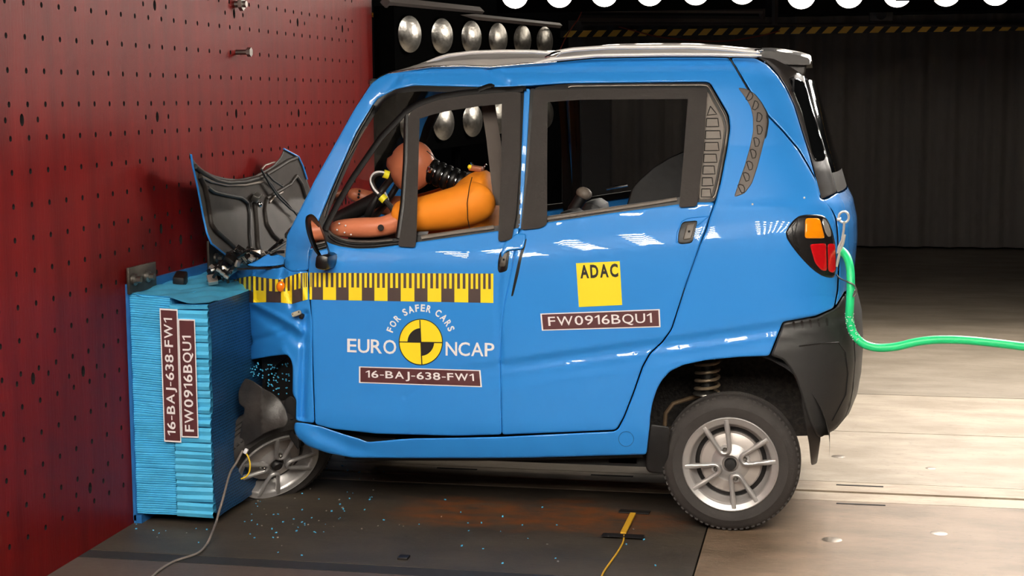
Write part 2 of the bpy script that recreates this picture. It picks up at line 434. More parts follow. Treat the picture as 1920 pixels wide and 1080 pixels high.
for (u, v, r) in ((1572, 856, .03), (1745, 878, .022), (1560, 1012, .035), (1760, 1000, .03)):
    a = atZ(u, v); s_ = MB(); s_.lathe([(0, .002), (r * .7, .0022), (r, .0004)], mat('floor_fitting', (120, 110, 98), rough=.35, metal=.6), Matrix.Translation(a), 14); s_.build('anchor_cover', floor)
# ---- red barrier wall with its drilled hole grid
REDW = bpy.data.materials.new('red_barrier'); REDW.use_nodes = True
nt = REDW.node_tree; B = nt.nodes['Principled BSDF']
tc = nt.nodes.new('ShaderNodeTexCoord'); mp = nt.nodes.new('ShaderNodeMapping'); mp.inputs['Scale'].default_value = (1, 5, .6); nt.links.new(tc.outputs['Object'], mp.inputs[0])
n1 = nt.nodes.new('ShaderNodeTexNoise'); n1.inputs['Scale'].default_value = 2.5; n1.inputs['Detail'].default_value = 8; nt.links.new(mp.outputs[0], n1.inputs[0])
n2 = nt.nodes.new('ShaderNodeTexNoise'); n2.inputs['Scale'].default_value = 14; n2.inputs['Detail'].default_value = 8; n2.inputs['Roughness'].default_value = .75; nt.links.new(mp.outputs[0], n2.inputs[0])
cr = nt.nodes.new('ShaderNodeValToRGB'); cr.color_ramp.elements[0].position = .3; cr.color_ramp.elements[0].color = (*lin((86, 14, 14)), 1); cr.color_ramp.elements[1].position = .7; cr.color_ramp.elements[1].color = (*lin((108, 21, 19)), 1)
nt.links.new(n1.outputs[0], cr.inputs[0])
mr = nt.nodes.new('ShaderNodeMapRange'); mr.inputs[1].default_value = .6; mr.inputs[2].default_value = .76; mr.inputs[4].default_value = .6; nt.links.new(n2.outputs[0], mr.inputs[0])
mx = nt.nodes.new('ShaderNodeMix'); mx.data_type = 'RGBA'; nt.links.new(mr.outputs[0], mx.inputs[0]); nt.links.new(cr.outputs[0], mx.inputs[6]); mx.inputs[7].default_value = (*lin((124, 76, 68)), 1)
nt.links.new(mx.outputs[2], B.inputs['Base Color']); B.inputs['Roughness'].default_value = .4; B.inputs['Specular IOR Level'].default_value = .1
bp = nt.nodes.new('ShaderNodeBump'); bp.inputs['Strength'].default_value = .25; bp.inputs['Distance'].default_value = .01; nt.links.new(n2.outputs[0], bp.inputs['Height']); nt.links.new(bp.outputs[0], B.inputs['Normal'])
HOLE = mat('hole_dark', (8, 6, 6), rough=.9)
WY0, WY1, WZ1 = -3.2, 2.93, 2.6
circ = []
def circle(cy, cz, ry, rz, n=8): circ.append([(cy + ry * math.cos(2 * PI * k / n), cz + rz * math.sin(2 * PI * k / n)) for k in range(n)])
used = []
big = []
for (u, v) in ((163 + 132, 219), (475.5, 240 + 211 * 1.0), (443, 213), (560, 212), (439, 26), (558, 42), (642, 54), (302, 429), (156, 696), (169, 915), (290, 10), (339, 449)):
    p = atX(u, v, 0); big.append((p.y, p.z))
big += [(big[0][0], 1.02), (big[2][0], 1.0), (big[0][0] - 1.0, 1.46), (big[0][0] - 1.0, .65), (1.75, 1.0), (2.4, 1.0)]
def free(y, z, r):
    return all((y - a) ** 2 + (z - b) ** 2 > (r + s + .006) ** 2 for a, b, s in used)
for (y, z) in big:
    if free(y, z, .022): used.append((y, z, .022)); circle(y, z, .013, .02, 10)
    for dy in (-.1, .1):
        if free(y + dy, z, .009): used.append((y + dy, z, .009)); circle(y + dy, z, .008, .01)
for j in range(-7, 18):
    z = 1.819 - .1038 * j
    if z < .08 or z > WZ1 - .05: continue
    for i in range(-24, 28):
        y = -.392 + .1138 * i
        if y < WY0 + .05 or y > 2.62: continue
        if free(y, z, .0085): used.append((y, z, .0085)); circle(y, z, .0085, .0098, 8)
outer = [(WY0, .0), (WY1, .0), (WY1, WZ1), (WY0, WZ1)]
pts = [Vector(p) for p in outer]; ed = [(0, 1), (1, 2), (2, 3), (3, 0)]
for c in circ:
    b = len(pts); pts += [Vector(p) for p in c]; ed += [(b + k, b + (k + 1) % len(c)) for k in range(len(c))]
res = delaunay_2d_cdt(pts, ed, [], 0, 1e-5)
V = res[0]; wb = MB()
cenh = np.array([np.mean(c, 0) for c in circ]); rad = np.array([max(abs(np.array(c)[:, 1] - np.mean(c, 0)[1])) for c in circ]); radx = np.array([max(abs(np.array(c)[:, 0] - np.mean(c, 0)[0])) for c in circ])
fs = []
for t in res[2]:
    c = np.mean([(V[i].x, V[i].y) for i in t], 0)
    if np.any(((cenh[:, 0] - c[0]) / radx) ** 2 + ((cenh[:, 1] - c[1]) / rad) ** 2 < .98): continue
    fs.append(tuple(t))
wb.add([(0, v.x, v.y) for v in V], fs, REDW)
for c in circ:
    n = len(c); wb.add([(0, y, z) for y, z in c] + [(-.03, y, z) for y, z in c], [(k, (k + 1) % n, n + (k + 1) % n, n + k) for k in range(n)] + [tuple(n + k for k in range(n))], HOLE)
wb.box((-.55, (WY0 + WY1) / 2, WZ1 / 2), (1.0, WY1 - WY0, WZ1), REDW)
for (y, z0, z1) in ((WY1 - .0, 0, WZ1),): wb.box((-.02, y - .002, (z0 + z1) / 2), (.04, .004, z1 - z0), REDW)
wall = wb.build('wall_left', smooth=0, recalc=False); tag(wall, kind='structure')
ws = MB()
p = atX(443, 98, 0)
ws.lathe([(0, .0), (.011, 0), (.011, .05), (.0, .05)], STEEL, Matrix.Translation(p) @ Matrix.Rotation(PI / 2, 4, 'Y'), 10)
ws.lathe([(0, .05), (.02, .05), (.02, .066), (0, .066)], STEEL, Matrix.Translation(p) @ Matrix.Rotation(PI / 2, 4, 'Y'), 6)
o = ws.build('wall_bolt'); tag(o, 'steel bolt sticking out of the red wall above the hood', 'bolt', 'bolts in the red wall')
ws = MB(); p = atX(441, 8, 0)
ws.lathe([(0, .0), (.014, 0), (.014, .05), (.0, .05)], STEEL, Matrix.Translation(p) @ Matrix.Rotation(PI / 2, 4, 'Y'), 10)
ws.lathe([(0, .02), (.028, .02), (.028, .036), (0, .036)], STEEL, Matrix.Translation(p) @ Matrix.Rotation(PI / 2, 4, 'Y'), 6)
o = ws.build('wall_bolt'); tag(o, 'steel bolt in the red wall right at the top edge', 'bolt', 'bolts in the red wall')
# ---- dark back of the hall, curtain, ceiling
WALLD = mat('hall_black', (16, 15, 15), rough=.95)
CURT = mat('curtain_cloth', (94, 88, 83), rough=.95, noise=.12, nscale=3, stretch=(6, 6, .4))
b = MB(); b.box((2.5, 12.6, 3), (15, .1, 6), WALLD); tag(b.build('wall_back', smooth=0), kind='structure')
b = MB(); b.box((8.05, 2.7, 3), (.1, 20, 6), WALLD); tag(b.build('wall_right', smooth=0), kind='structure')
b = MB(); b.box((2.5, 2.7, 6.05), (11, 20, .1), WALLD); tag(b.build('ceiling', smooth=0), kind='structure')
b = MB(); b.box((2.5, -7.3, 3), (11, .1, 6), WALLD); tag(b.build('wall_front', smooth=0), kind='structure')
b = MB()
cxl = atY(1066, 300, 10.8).x
xs = np.linspace(cxl, 8.0, 260)
top = 2.32
secs = [[Vector((x, 10.8 + .035 * math.sin(x * 17) + .02 * math.sin(x * 41 + 1), z)) for x in xs] for z in (.03, top)]
b.loft(secs, CURT)
tag(b.build('curtain', smooth=80), 'dark grey curtain hanging across the back of the hall', 'curtain')
# hazard striped rail
AMB = mat('hazard_amber', (255, 200, 80), rough=.6)
b = MB(); yv = 10.6
pa = atY(1050, 43, yv); pb = atY(1775, 57, yv)
def railpt(u, v): return atY(u, v, yv)
def rowy(u): return 41 + 10 * min(max((u - 1050) / 110, 0), 1) if u < 1160 else 51
b.box(((pa.x + 8) / 2, yv + .03, pb.z + .02), (8 - pa.x, .03, .07), INK)
x = pa.x + .03
while x < 7.9:
    z0 = pb.z - .012; z1 = pb.z + .052
    b.add([(x, yv, z0), (x + .085, yv, z0), (x + .145, yv, z1), (x + .06, yv, z1), (x, yv + .01, z0), (x + .085, yv + .01, z0), (x + .145, yv + .01, z1), (x + .06, yv + .01, z1)],
          [(0, 1, 2, 3), (7, 6, 5, 4), (0, 4, 5, 1), (1, 5, 6, 2), (2, 6, 7, 3), (3, 7, 4, 0)], AMB)
    x += .152
tag(b.build('hazard_rail', smooth=0), 'long amber and black striped rail above the dark curtain', 'rail')
GB = mat('beam_grey', (74, 66, 62), rough=.6)
def beam(name, pts_, w, label, mat_=GB, cat='beam', group=None):
    b = MB()
    for (p0, p1) in pts_:
        b.tube([p0, p1], w, mat_, n=4)
    tag(b.build(name, smooth=0), label, cat, group)
beam('ceiling_frame', [(atY(1085, 34, 9.5), atY(1435, 36, 9.5)), (atY(1429, -40, 9.5), atY(1429, 36, 9.5))], .028, 'grey metal frame hanging in front of the curtain top', cat='frame')
beam('hanging_post', [(atY(1453, -40, 9.7), atY(1453, 46, 9.7))], .028, 'short grey vertical post just right of the hanging grey frame', cat='post')
beam('cross_beam', [(atY(1090, 44, 10.2), atY(1990, 48, 10.2))], .016, 'thin grey horizontal beam right above the striped rail')
beam('ceiling_truss', [(atY(1066, 18, 8.0), atY(1430, 21, 8.0))], .02, 'dark grey horizontal truss bar behind the overhead lamps')
b = MB(); b.box(atY(1652, 30, 10.2), (.22, .1, .1), mat('cam_grey', (60, 56, 54), rough=.5), bev=.01); b.lathe([(0, 0), (.05, 0), (.05, .05), (.04, .05), (.04, .01), (0, .01)], INK, Matrix.Translation(atY(1652, 28, 10.14)) @ Matrix.Rotation(PI / 2, 4, 'X'), 16)
tag(b.build('floodlight'), 'small unlit grey lamp housing on the beam at top right', 'lamp')
def cable(name, P, r, mat_, label, cat='cable', n=8, sub=6):
    P = [Vector(p) for p in P]; out = []
    for i in range(len(P) - 1):
        p0 = P[max(i - 1, 0)]; p1 = P[i]; p2 = P[i + 1]; p3 = P[min(i + 2, len(P) - 1)]
        for k in range(sub):
            t = k / sub; out.append(.5 * ((2 * p1) + (-p0 + p2) * t + (2 * p0 - 5 * p1 + 4 * p2 - p3) * t * t + (-p0 + 3 * p1 - 3 * p2 + p3) * t ** 3))
    out.append(P[-1]); b = MB(); b.tube(out, r, mat_, n=n); o = b.build(name)
    if label: tag(o, label, cat)
    return o, out
REDC = mat('red_cable', (150, 58, 38), rough=.6)
cable('red_cable', [atY(u, v, 10.55) for u, v in ((1160, 50), (1175, 54), (1230, 68), (1300, 76), (1360, 77), (1420, 68), (1462, 58))], .006, REDC, 'thin red cable sagging below the striped rail')
cable('orange_cable', [atY(u, v, 7.98) for u, v in ((1092, 18), (1085, 34), (1072, 52), (1060, 72), (1048, 98))], .005, REDC, 'short orange cable hanging beside the side lamp bank')
# ---- lamps
LIT = mat('lamp_lit', (255, 250, 240), rough=.3, emit=(255, 246, 234), estr=LAMP_E)
LITB = mat('lamp_lit_row', (255, 250, 240), rough=.3, emit=(255, 246, 234), estr=6)
REFL = mat('lamp_reflector', (170, 166, 158), rough=.3, metal=.9, rgb2=(70, 66, 62), nscale=9, bump=.25, bscale=30, stretch=(1, 1, 2.6))
HOUS = mat('lamp_housing', (5, 5, 5), rough=1, spec=.0)
def lamp_mesh(lit, r=.097, m=None):
    b = MB()
    if lit: b.lathe([(0, .0), (r * .35, .004), (r * .7, .018), (r * .93, .045), (r, .06)], m or LIT, n=28)
    else: b.lathe([(0, .082), (r * .3, .08), (r * .6, .074), (r * .85, .067), (r, .06)], REFL, n=32)
    b.lathe([(r, .06), (r * 1.06, .06), (r * 1.08, -.01), (0, -.012)], HOUS, n=28)
    return b
def front_plate(nx, ny, sx, sy, r, w_, h_, cx, cy):
    hol = [[(i * sx + r * 1.01 * math.cos(2 * PI * k / 24), j * sy + r * 1.01 * math.sin(2 * PI * k / 24)) for k in range(24)] for j in range(ny) for i in range(nx)]
    out = [(cx - w_ / 2, cy - h_ / 2), (cx + w_ / 2, cy - h_ / 2), (cx + w_ / 2, cy + h_ / 2), (cx - w_ / 2, cy + h_ / 2)]
    return tri2d(out, hol, .5, 0)
def bank(label, origin, xdir, ydir, nx, ny, sx, sy, lit, group='lamp banks', r=.097, m=None, sink=.0):
    """rows of round lamps on one frame: xdir, ydir in the bank's plane; lamps face face = xdir x ydir"""
    X = Vector(xdir).normalized(); Yd = Vector(ydir).normalized(); N = X.cross(Yd).normalized(); Yd = N.cross(X)
    t = thing('lamp_bank', origin, label, 'lamp bank', group)
    R = Matrix((X, Yd, N)).transposed().to_4x4()
    proto = None
    for j in range(ny):
        for i in range(nx):
            M = Matrix.Translation(Vector(origin) + X * (i * sx) + Yd * (j * sy) + N * (.035 if sink else 0)) @ R
            if sink: M = M @ Matrix.Rotation(math.radians(-17), 4, 'Y')    # the lamps are swivelled towards the car
            if proto is None:
                proto = lamp_mesh(lit, r, m).build('lamp', t); o = proto
            else:
                o = proto.copy(); COL.objects.link(o)
            o.matrix_basis = M
    b = MB()
    w_, h_ = (nx - 1) * sx + 3.2 * r, (ny - 1) * sy + 3.0 * r
    c = Vector(origin) + X * (nx - 1) * sx / 2 + Yd * (ny - 1) * sy / 2
    vs = []
    for dz in (-.02, -.06):
        for (a, d) in ((-1, -1), (1, -1), (1, 1), (-1, 1)): vs.append(c + X * a * w_ / 2 + Yd * d * h_ / 2 + N * dz)
    b.add(vs, [(0, 1, 2, 3), (7, 6, 5, 4), (0, 4, 5, 1), (1, 5, 6, 2), (2, 6, 7, 3), (3, 7, 4, 0)], HOUS)
    if sink:
        V, T, _ = front_plate(nx, ny, sx, sy, r, w_, h_, (nx - 1) * sx / 2, (ny - 1) * sy / 2)
        b.add([Vector(origin) + X * p[0] + Yd * p[1] + N * .061 for p in V], T, HOUS)
        for sgn_ in (-1, 1):
            q = [c + X * a * w_ / 2 + Yd * sgn_ * h_ / 2 + N * d for a, d in ((-1, -.06), (1, -.06), (1, .061), (-1, .061))]; b.add(q, [(0, 1, 2, 3)], HOUS)
            q = [c + Yd * a * h_ / 2 + X * sgn_ * w_ / 2 + N * d for a, d in ((-1, -.06), (1, -.06), (1, .061), (-1, .061))]; b.add(q, [(0, 1, 2, 3)], HOUS)
    b.build('housing', t, smooth=0)
    return t
# overhead row seen along the top edge: two groups of lamps
a = atY(968, -12, 6); e = atY(1051, -12, 6); sx = (e - a).length
bank('row of six lit round lamps at the top centre, left of the gap', a, (1, 0, 0), (0, -.25, 1), 6, 2, sx, .32, True, m=LITB)
a = atY(1503, -12, 6)
bank('row of lit round lamps at the top right, right of the gap', a, (1, 0, 0), (0, -.25, 1), 7, 2, sx, .32, True, m=LITB)
# side bank with six unlit lamps
a = atY(743, 65, 3.1); e = atY(1000, 78, 5.5)
xd = (e - a); sx2 = xd.length / 5
N_ = Vector((.72, -.69, 0)); 
sb = bank('tilted bank of unlit round reflector lamps on a stand beside the red wall', a + Vector((0, 0, -.5)), xd, (0, 0, 1), 6, 2, sx2, .5, False, r=.1, sink=.075)
b = MB(); pm = a + xd * .5; b.tube([pm + Vector((-.12, .02, 0)) * 1 + Vector((0, 0, -2.2 if False else -pm.z)), pm + Vector((-.12, .02, -.4))], .03, HOUS, n=8)
b.build('stand', sb)
b = MB()
for (u0, v0, u1, v1, Y0, Y1, w_) in ((722, 14, 1050, 48, 3.0, 5.6, .018), (722, 4, 900, 22, 2.9, 4.4, .03), (740, 106, 860, 112, 3.1, 4.3, .008)):
    b.tube([atY(u0, v0, Y0), atY(u1, v1, Y1)], w_, GB, n=4)
b.build('rail', sb, smooth=0)
b = MB(); b.tube([atY(722, 14, 2.97), atY(800, 22, 3.6)], .012, AMB, n=4); b.tube([atY(694, 27, 3.0), atY(708, 30, 3.0)], .012, AMB, n=4)
b.build('orange_strip', sb, smooth=0)['label'] = 'short orange strip'
b = MB()
for X_ in (0.0,): b.box((atY(1100, 300, 6.2).x, 6.2, .88), (.36, .1, 1.76), WALLD)
tag(b.build('lamp_tower', smooth=0), 'black upright lamp tower seen through the rear door window', 'tower')
# overhead lamp banks above and in front of the car (they light the car and mirror in its paint); the one behind is added fill
LITF = mat('lamp_floor_bank', (255, 250, 240), rough=.3, emit=(255, 248, 240), estr=150)
LIT_FILL = mat('lamp_rear_fill', (255, 250, 240), rough=.3, emit=(255, 246, 236), estr=140)  # added bank out of view, lights the floor under the car from behind
bank('large lit overhead lamp bank above the near side of the car', (0.1, -3.4, 3.5), (1, 0, 0), (0, -1, -.35), 12, 8, .42, .36, True, group='overhead lamp banks', r=.082)
bank('lit overhead lamp bank right of the car tail', (3.3, 3.0, 3.2), (1, 0, 0), (0, -1, .55), 5, 4, .36, .36, True, group='overhead lamp banks', m=LITF)
bank('added lit lamp bank out of view behind and right of the car', (3.0, 5.2, 2.27), (1, .1, 0), (0, -.2, 1), 5, 2, .36, .34, True, group='overhead lamp banks', m=LIT_FILL)
# ================================================================== THE DEFORMABLE BLOCK ON THE WALL
BLU = mat('honeycomb_blue', (84, 190, 236), rough=.42, noise=.14, nscale=12)
BLUD = mat('plate_blue', (36, 104, 168), rough=.4, noise=.2, nscale=10)
CELL = bpy.data.materials.new('honeycomb_face'); CELL.use_nodes = True
nt = CELL.node_tree; B = nt.nodes['Principled BSDF']
tc = nt.nodes.new('ShaderNodeTexCoord'); mp = nt.nodes.new('ShaderNodeMapping'); nt.links.new(tc.outputs['Object'], mp.inputs[0]); mp.inputs['Rotation'].default_value = (0, PI / 2, 0)
mp2 = nt.nodes.new('ShaderNodeMapping'); mp2.inputs['Rotation'].default_value = (0, 0, PI / 2); nt.links.new(mp.outputs[0], mp2.inputs[0])
br = nt.nodes.new('ShaderNodeTexBrick'); br.inputs['Scale'].default_value = 1; br.inputs['Brick Width'].default_value = .016; br.inputs['Row Height'].default_value = .0108; br.inputs['Mortar Size'].default_value = .0017; br.inputs['Mortar Smooth'].default_value = .3
br.inputs['Color1'].default_value = (*lin((6, 40, 74)), 1); br.inputs['Color2'].default_value = (*lin((14, 58, 98)), 1); br.inputs['Mortar'].default_value = (*lin((34, 96, 142)), 1)
nt.links.new(mp2.outputs[0], br.inputs[0]); nt.links.new(br.outputs[0], B.inputs['Base Color']); B.inputs['Roughness'].default_value = .4
bp = nt.nodes.new('ShaderNodeBump'); bp.inputs['Strength'].default_value = .8; bp.inputs['Distance'].default_value = .01; nt.links.new(br.outputs['Fac'], bp.inputs['Height']); nt.links.new(bp.outputs[0], B.inputs['Normal'])
blk = thing('crash_block', (0, 0.4, 0.0), 'light blue ridged honeycomb crash block fixed to the red wall, crushed by the car nose', 'crash block')
BY0, BY1 = -.20, 1.62
def btop(x): return .835 - .09 * x - .02 * (x > .17)
b = MB()   # back part: thin ridges on the near side
zs = np.arange(.036, .842, .0082); sec = []
prof = []
for k, z in enumerate(zs):
    j = random.uniform(-.0012, .0012)
    prof += [(z, -.000 + j), (z + .0022, .006 + j), (z + .006, .0 + j * .5)]
prof = [p for p in prof if p[0] < .838]
def xl(z): return .0 + .012
secs = []
for xx in (.012, .05, .09, .13, .165):
    secs.append([Vector((xx, BY0 + d * .8 + .002 * math.sin(z * 60 + xx * 40), z - xx * .06 * (z > .4))) for z, d in prof])
b.loft(secs, BLU)
b.box((.087, BY0 + .02 + .9, .43), (.15, 1.8, .78), BLU)
b.build('honeycomb_back', blk, smooth=25, recalc=False)
b = MB()   # front part: folded flaps about 28 high
zb = .035; k = 0; edges_ = []
while zb < .79:
    h = random.uniform(.024, .031); zt = min(zb + h, .80)
    j1, j2 = random.uniform(-.006, .004), random.uniform(-.006, .004)
    x0 = .166 + (0 if zb > .36 else .004); sag = random.uniform(-.004, .003)
    P = []
    for xx in np.linspace(x0, .308, 6):
        fr = (xx - x0) / .142
        P.append([Vector((xx, BY0 - .004 + j1 * (1 - fr) + j2 * fr, zb + sag * fr)), Vector((xx, BY0 - .010 + j1 * (1 - fr) + j2 * fr + .002 * math.sin(k + fr * 5), zb + h * .5)),
                  Vector((xx, BY0 - .002 + j1 * (1 - fr) + j2 * fr, zt - .002 + sag * fr)), Vector((xx, BY0 + .02, zt - .001 + sag * fr))])
    b.loft(P, BLU)
    zb += h; k += 1
b.box((.234, BY0 + .02 + .9, .415), (.138, 1.78, .745), BLU)
b.build('honeycomb_front', blk, smooth=25, recalc=False)
b = MB()   # perforated face towards the car
vs = []; ny_, nz_ = 24, 30
for j in range(nz_ + 1):
    for i in range(ny_ + 1):
        y = BY0 + (BY1 - BY0) * i / ny_; z = .03 + .775 * j / nz_
        vs.append((.313 + .003 * math.sin(y * 20 + z * 9) + .003 * math.sin(z * 31), y, z))
b.add(vs, [(j * (ny_ + 1) + i, j * (ny_ + 1) + i + 1, (j + 1) * (ny_ + 1) + i + 1, (j + 1) * (ny_ + 1) + i) for j in range(nz_) for i in range(ny_)], CELL)
b.build('perforated_face', blk, smooth=60)['label'] = 'dark blue perforated face'
b = MB()   # wrinkled top sheet
nx_, ny_ = 26, 40
P = []
for j in range(ny_ + 1):
    y = BY0 - .003 + (BY1 - BY0) * j / ny_
    row = []
    for i in range(nx_ + 1):
        x = .012 + .298 * i / nx_
        z = .838 - .11 * x + .006 * math.sin(x * 38 + y * 6) * math.sin(y * 11 + 1) + .004 * math.sin((x - y * .5) * 70) * min(1, j / 3)
        row.append(Vector((x, y, z)))
    P.append(row)
b.loft(P, BLU); b.build('top_sheet', blk, smooth=70)
b = MB(); b.box((.0065, BY0 + .93, .44), (.011, 1.88, .86), BLUD); b.box((.018, BY0 + .93, .016), (.03, 1.88, .03), BLUD)
b.build('back_plate', blk, smooth=30)
def wallplate(name, P, bolts, lbl, cat='bracket', grp='steel plates holding the blue block'):
    t = MB(); y0, y1, z0, z1 = P
    t.box((.017, (y0 + y1) / 2, (z0 + z1) / 2), (.01, y1 - y0, z1 - z0), mat('plate_steel', (74, 68, 62), rough=.5, metal=.6, noise=.3), bev=.002)
    o = t.build(name, blk)
    for (u, v, r) in bolts:
        p = atX(u, v, .022); q = MB()
        Mb = Matrix.Translation(p) @ Matrix.Rotation(PI / 2, 4, 'Y')
        q.lathe([(0, 0), (r, 0), (r, .008), (r * .75, .014), (0, .014)], STEEL, Mb, 20); q.lathe([(0, .014), (r * .55, .014), (r * .55, .03), (0, .03)], STEEL, Mb, 6)
        q.build('bolt', o)
pA = atX(242, 545, .02); pB = atX(292, 504, .02)
wallplate('fixing_plate', (pA.y, pB.y, .835, .93), ((250, 524, .022), (275, 518, .022)), '')
pA = atX(392, 500, .02); pB = atX(432, 478, .02)
wallplate('fixing_plate', (pA.y, pB.y, .85, .96), ((404, 484, .02),), '')
b = MB(); p = atX(338, 527, .05); b.box((p.x, p.y, .845), (.045, .07, .05), INK, rot=(.3, .1, .2), bev=.008); b.build('black_clamp', blk)
fnb = planeY(BY0 - .008)
def sticker(name, parent, quad, txt, fn, box=(.06, .17, .94, .83), rot=False, off=.0015, bold=.014):
    b = MB()
    putquad(b, quad, WHITE, fn, off, 24, 4); putquad(b, inquad(quad, .012, .06, .988, .94), MAROON, fn, off + .0008, 24, 4)
    V, Fs = text_poly(txt, bold)
    put2d(b, quadmap(V, inquad(quad, *box)), Fs, WHITE, fn, off + .0016)
    return b.build(name, parent, smooth=0, recalc=False)
# rotated: the quad's tl is the image bottom-left
q1 = [(308, 828), (299, 578), (333, 580), (340, 830)]
q2 = [(340.5, 820), (334, 598), (365.5, 599), (372.5, 821)]
sticker('label_sticker', blk, q1, '16-BAJ-638-FW1', fnb, box=(.05, .2, .93, .84), off=.010)
sticker('label_sticker', blk, q2, 'FW0916BQU1', fnb, box=(.05, .2, .86, .84), off=.014)
# ================================================================== THE CAR
car = thing('microcar', (1.5, CARW / 2, 0), 'small blue four-door car crashed nose first into the blue block, test stickers on its doors', 'car')
SIDE_OUT = [(697, 156), (712, 145), (727, 138), (776, 130), (811, 125), (919, 127), (986, 121), (1044, 117), (1117, 110), (1240, 108), (1333, 108), (1367, 109), (1377, 124), (1403, 169),
            (1420, 194), (1440, 219), (1466, 246), (1496, 281), (1514, 311), (1529, 338), (1536, 364), (1538, 373), (1549, 376), (1558, 392), (1566, 410), (1569, 440), (1571, 500), (1569, 545), (1563, 577),
            (1529, 592), (1475, 602), (1467, 604), (1442, 667), (1386, 669), (1323, 675), (1281, 684), (1256, 696), (1240, 714), (1231, 731), (1223, 756), (1219, 781), (1218, 798), (1212, 852), (1000, 858), (904, 859), (760, 859),
            (660, 858), (613, 849), (576, 836), (556, 818), (551, 803), (553, 792), (570, 793), (589, 797), (603, 800), (620, 806), (650, 816), (672, 822), (689, 829), (715, 827), (744, 824), (777, 822), (853, 821), (941, 819), (1065, 813), (1152, 809), (1160, 804), (1171, 783), (1189, 737), (1206, 688), (1220, 663), (1243, 642), (1260, 618),
            (1288, 531), (1314, 458), (1326, 429), (1331, 409), (1342, 379), (1351, 345), (1364, 278), (1369, 241), (1367, 216), (1333, 157), (1325, 153), (1060, 156), (960, 163), (896, 163),
            (776, 160), (742, 167), (727, 175), (708, 185), (669, 247), (628, 339), (599, 410), (590, 440), (580, 475), (578, 507), (545, 509), (533, 500), (535, 480), (538, 442), (559, 400), (582, 355), (589, 340), (635, 258), (664, 206)]
# dents on the struck side
dent([(938, 500), (934, 545), (935, 600), (937, 650), (938, 680)], 6, .006)
dent([(705, 200), (735, 165), (745, 150)], 9, .010); dent([(722, 178), (760, 145)], 6, -.006)
dent([(912, 125), (925, 145), (955, 160)], 8, .009); dent([(935, 122), (950, 150)], 5, -.004)
dent([(475, 570), (500, 582), (525, 595), (550, 608), (566, 622)], 6, -.011)
dent([(480, 585), (510, 605), (545, 625), (560, 640)], 10, .010)
dent([(470, 640), (500, 633), (535, 622)], 7, .008)
dent([(530, 655), (548, 690), (553, 740), (556, 790)], 8, -.007)
dent([(573, 590), (571, 650), (569, 690), (566, 780)], 7, .018)
dent([(475, 505), (473, 530), (476, 568)], 3, -.008)
dent([(533, 497), (529, 520), (540, 545), (548, 575)], 6, .012)
dent([(560, 512), (566, 540), (573, 562)], 4, -.006)
dent([(600, 812), (640, 832), (678, 840)], 13, .007); dent([(560, 812), (590, 830), (630, 845)], 16, -.010)
dent([(1085, 815), (1250, 798)], 3, .000)
dent([(760, 745), (800, 715)], 5, .002)
bs = panel('body_side', SIDE_OUT, PAINT, car, step=6, er=3, mirror=True)
FEND = [(423, 533), (431, 518), (445, 508), (470, 501.5), (500, 503), (520, 504), (531, 500), (545, 510), (578, 508), (577, 530), (580, 562), (584, 600), (586, 700), (589, 793), (570, 790.5), (555, 788), (556, 750), (549, 738), (549.5, 687), (546, 673), (538, 664), (509, 667), (464, 675),
        (462, 658), (475, 644), (467, 611), (466, 551), (440, 546)]
panel('front_fender', FEND, PAINT, car, step=4.5, er=2.5, mirror=True, grow=.4)
FD = [(599, 438), (590, 455), (581, 482), (579, 512), (584, 570), (589, 700), (592, 795), (624, 803), (704, 812), (853, 816), (940, 814), (938, 720), (937, 680), (939, 620), (943, 580), (951, 545), (958, 510), (962, 480), (966, 462), (973, 428), (932, 434), (781, 455), (742, 461), (700, 466.5), (668, 467), (638, 463), (618, 457), (607, 450)]
fdoor = panel('front_door', FD, PAINT, car, step=6.5, er=2.5, mirror=True, grow=.8)
RD = [(975, 432), (968, 462), (964, 485), (959, 513), (952, 548), (944, 583), (940, 620), (939, 680), (940, 720), (942, 814), (1065, 809), (1152, 805), (1157, 801), (1168, 781), (1186, 735), (1203, 686), (1217, 661), (1240, 640), (1257, 617), (1285, 530), (1311, 457), (1322, 428), (1328, 408), (1339, 380),
      (1309, 380), (1272, 384), (1142, 401), (1025, 418)]
rdoor = panel('rear_door', RD, PAINT, car, step=5.5, er=2.5, mirror=True, grow=.8)
# outer skin above windows: b pillar
panel('door_pillar', [(983, 167), (994, 166), (989, 260), (983, 350), (977, 430), (970, 428), (974, 350), (979, 260)], PAINT, car, step=6, er=2, inset=.004, mirror=True)
panel('pillar_seal', [(975, 166), (983, 167), (979, 260), (974, 350), (970, 436), (955, 440), (965, 300)], SEAL, car, step=10, er=0, inset=.012, thick=.03, mirror=True)
panel('pillar_seal', [(994, 166), (1004, 166), (990, 430), (976, 434), (983, 350), (989, 260)], SEAL, car, step=10, er=0, inset=.012, thick=.03, mirror=True)
# bent corner of the front door at the pillar
panel('bent_corner', [(957, 447), (967, 438), (985, 438), (986, 445), (981, 467), (955, 469), (946, 474), (941, 484), (939, 474), (946, 455)], PAINT, car, step=5, er=3, inset=-.014, thick=.008)
panel('corner_gap', [(983, 452), (988, 446), (985, 462), (979, 480), (972, 515), (962, 555), (958, 556), (966, 515), (974, 478)], SEAL, car, step=4, er=0, inset=-.0012, thick=.003)
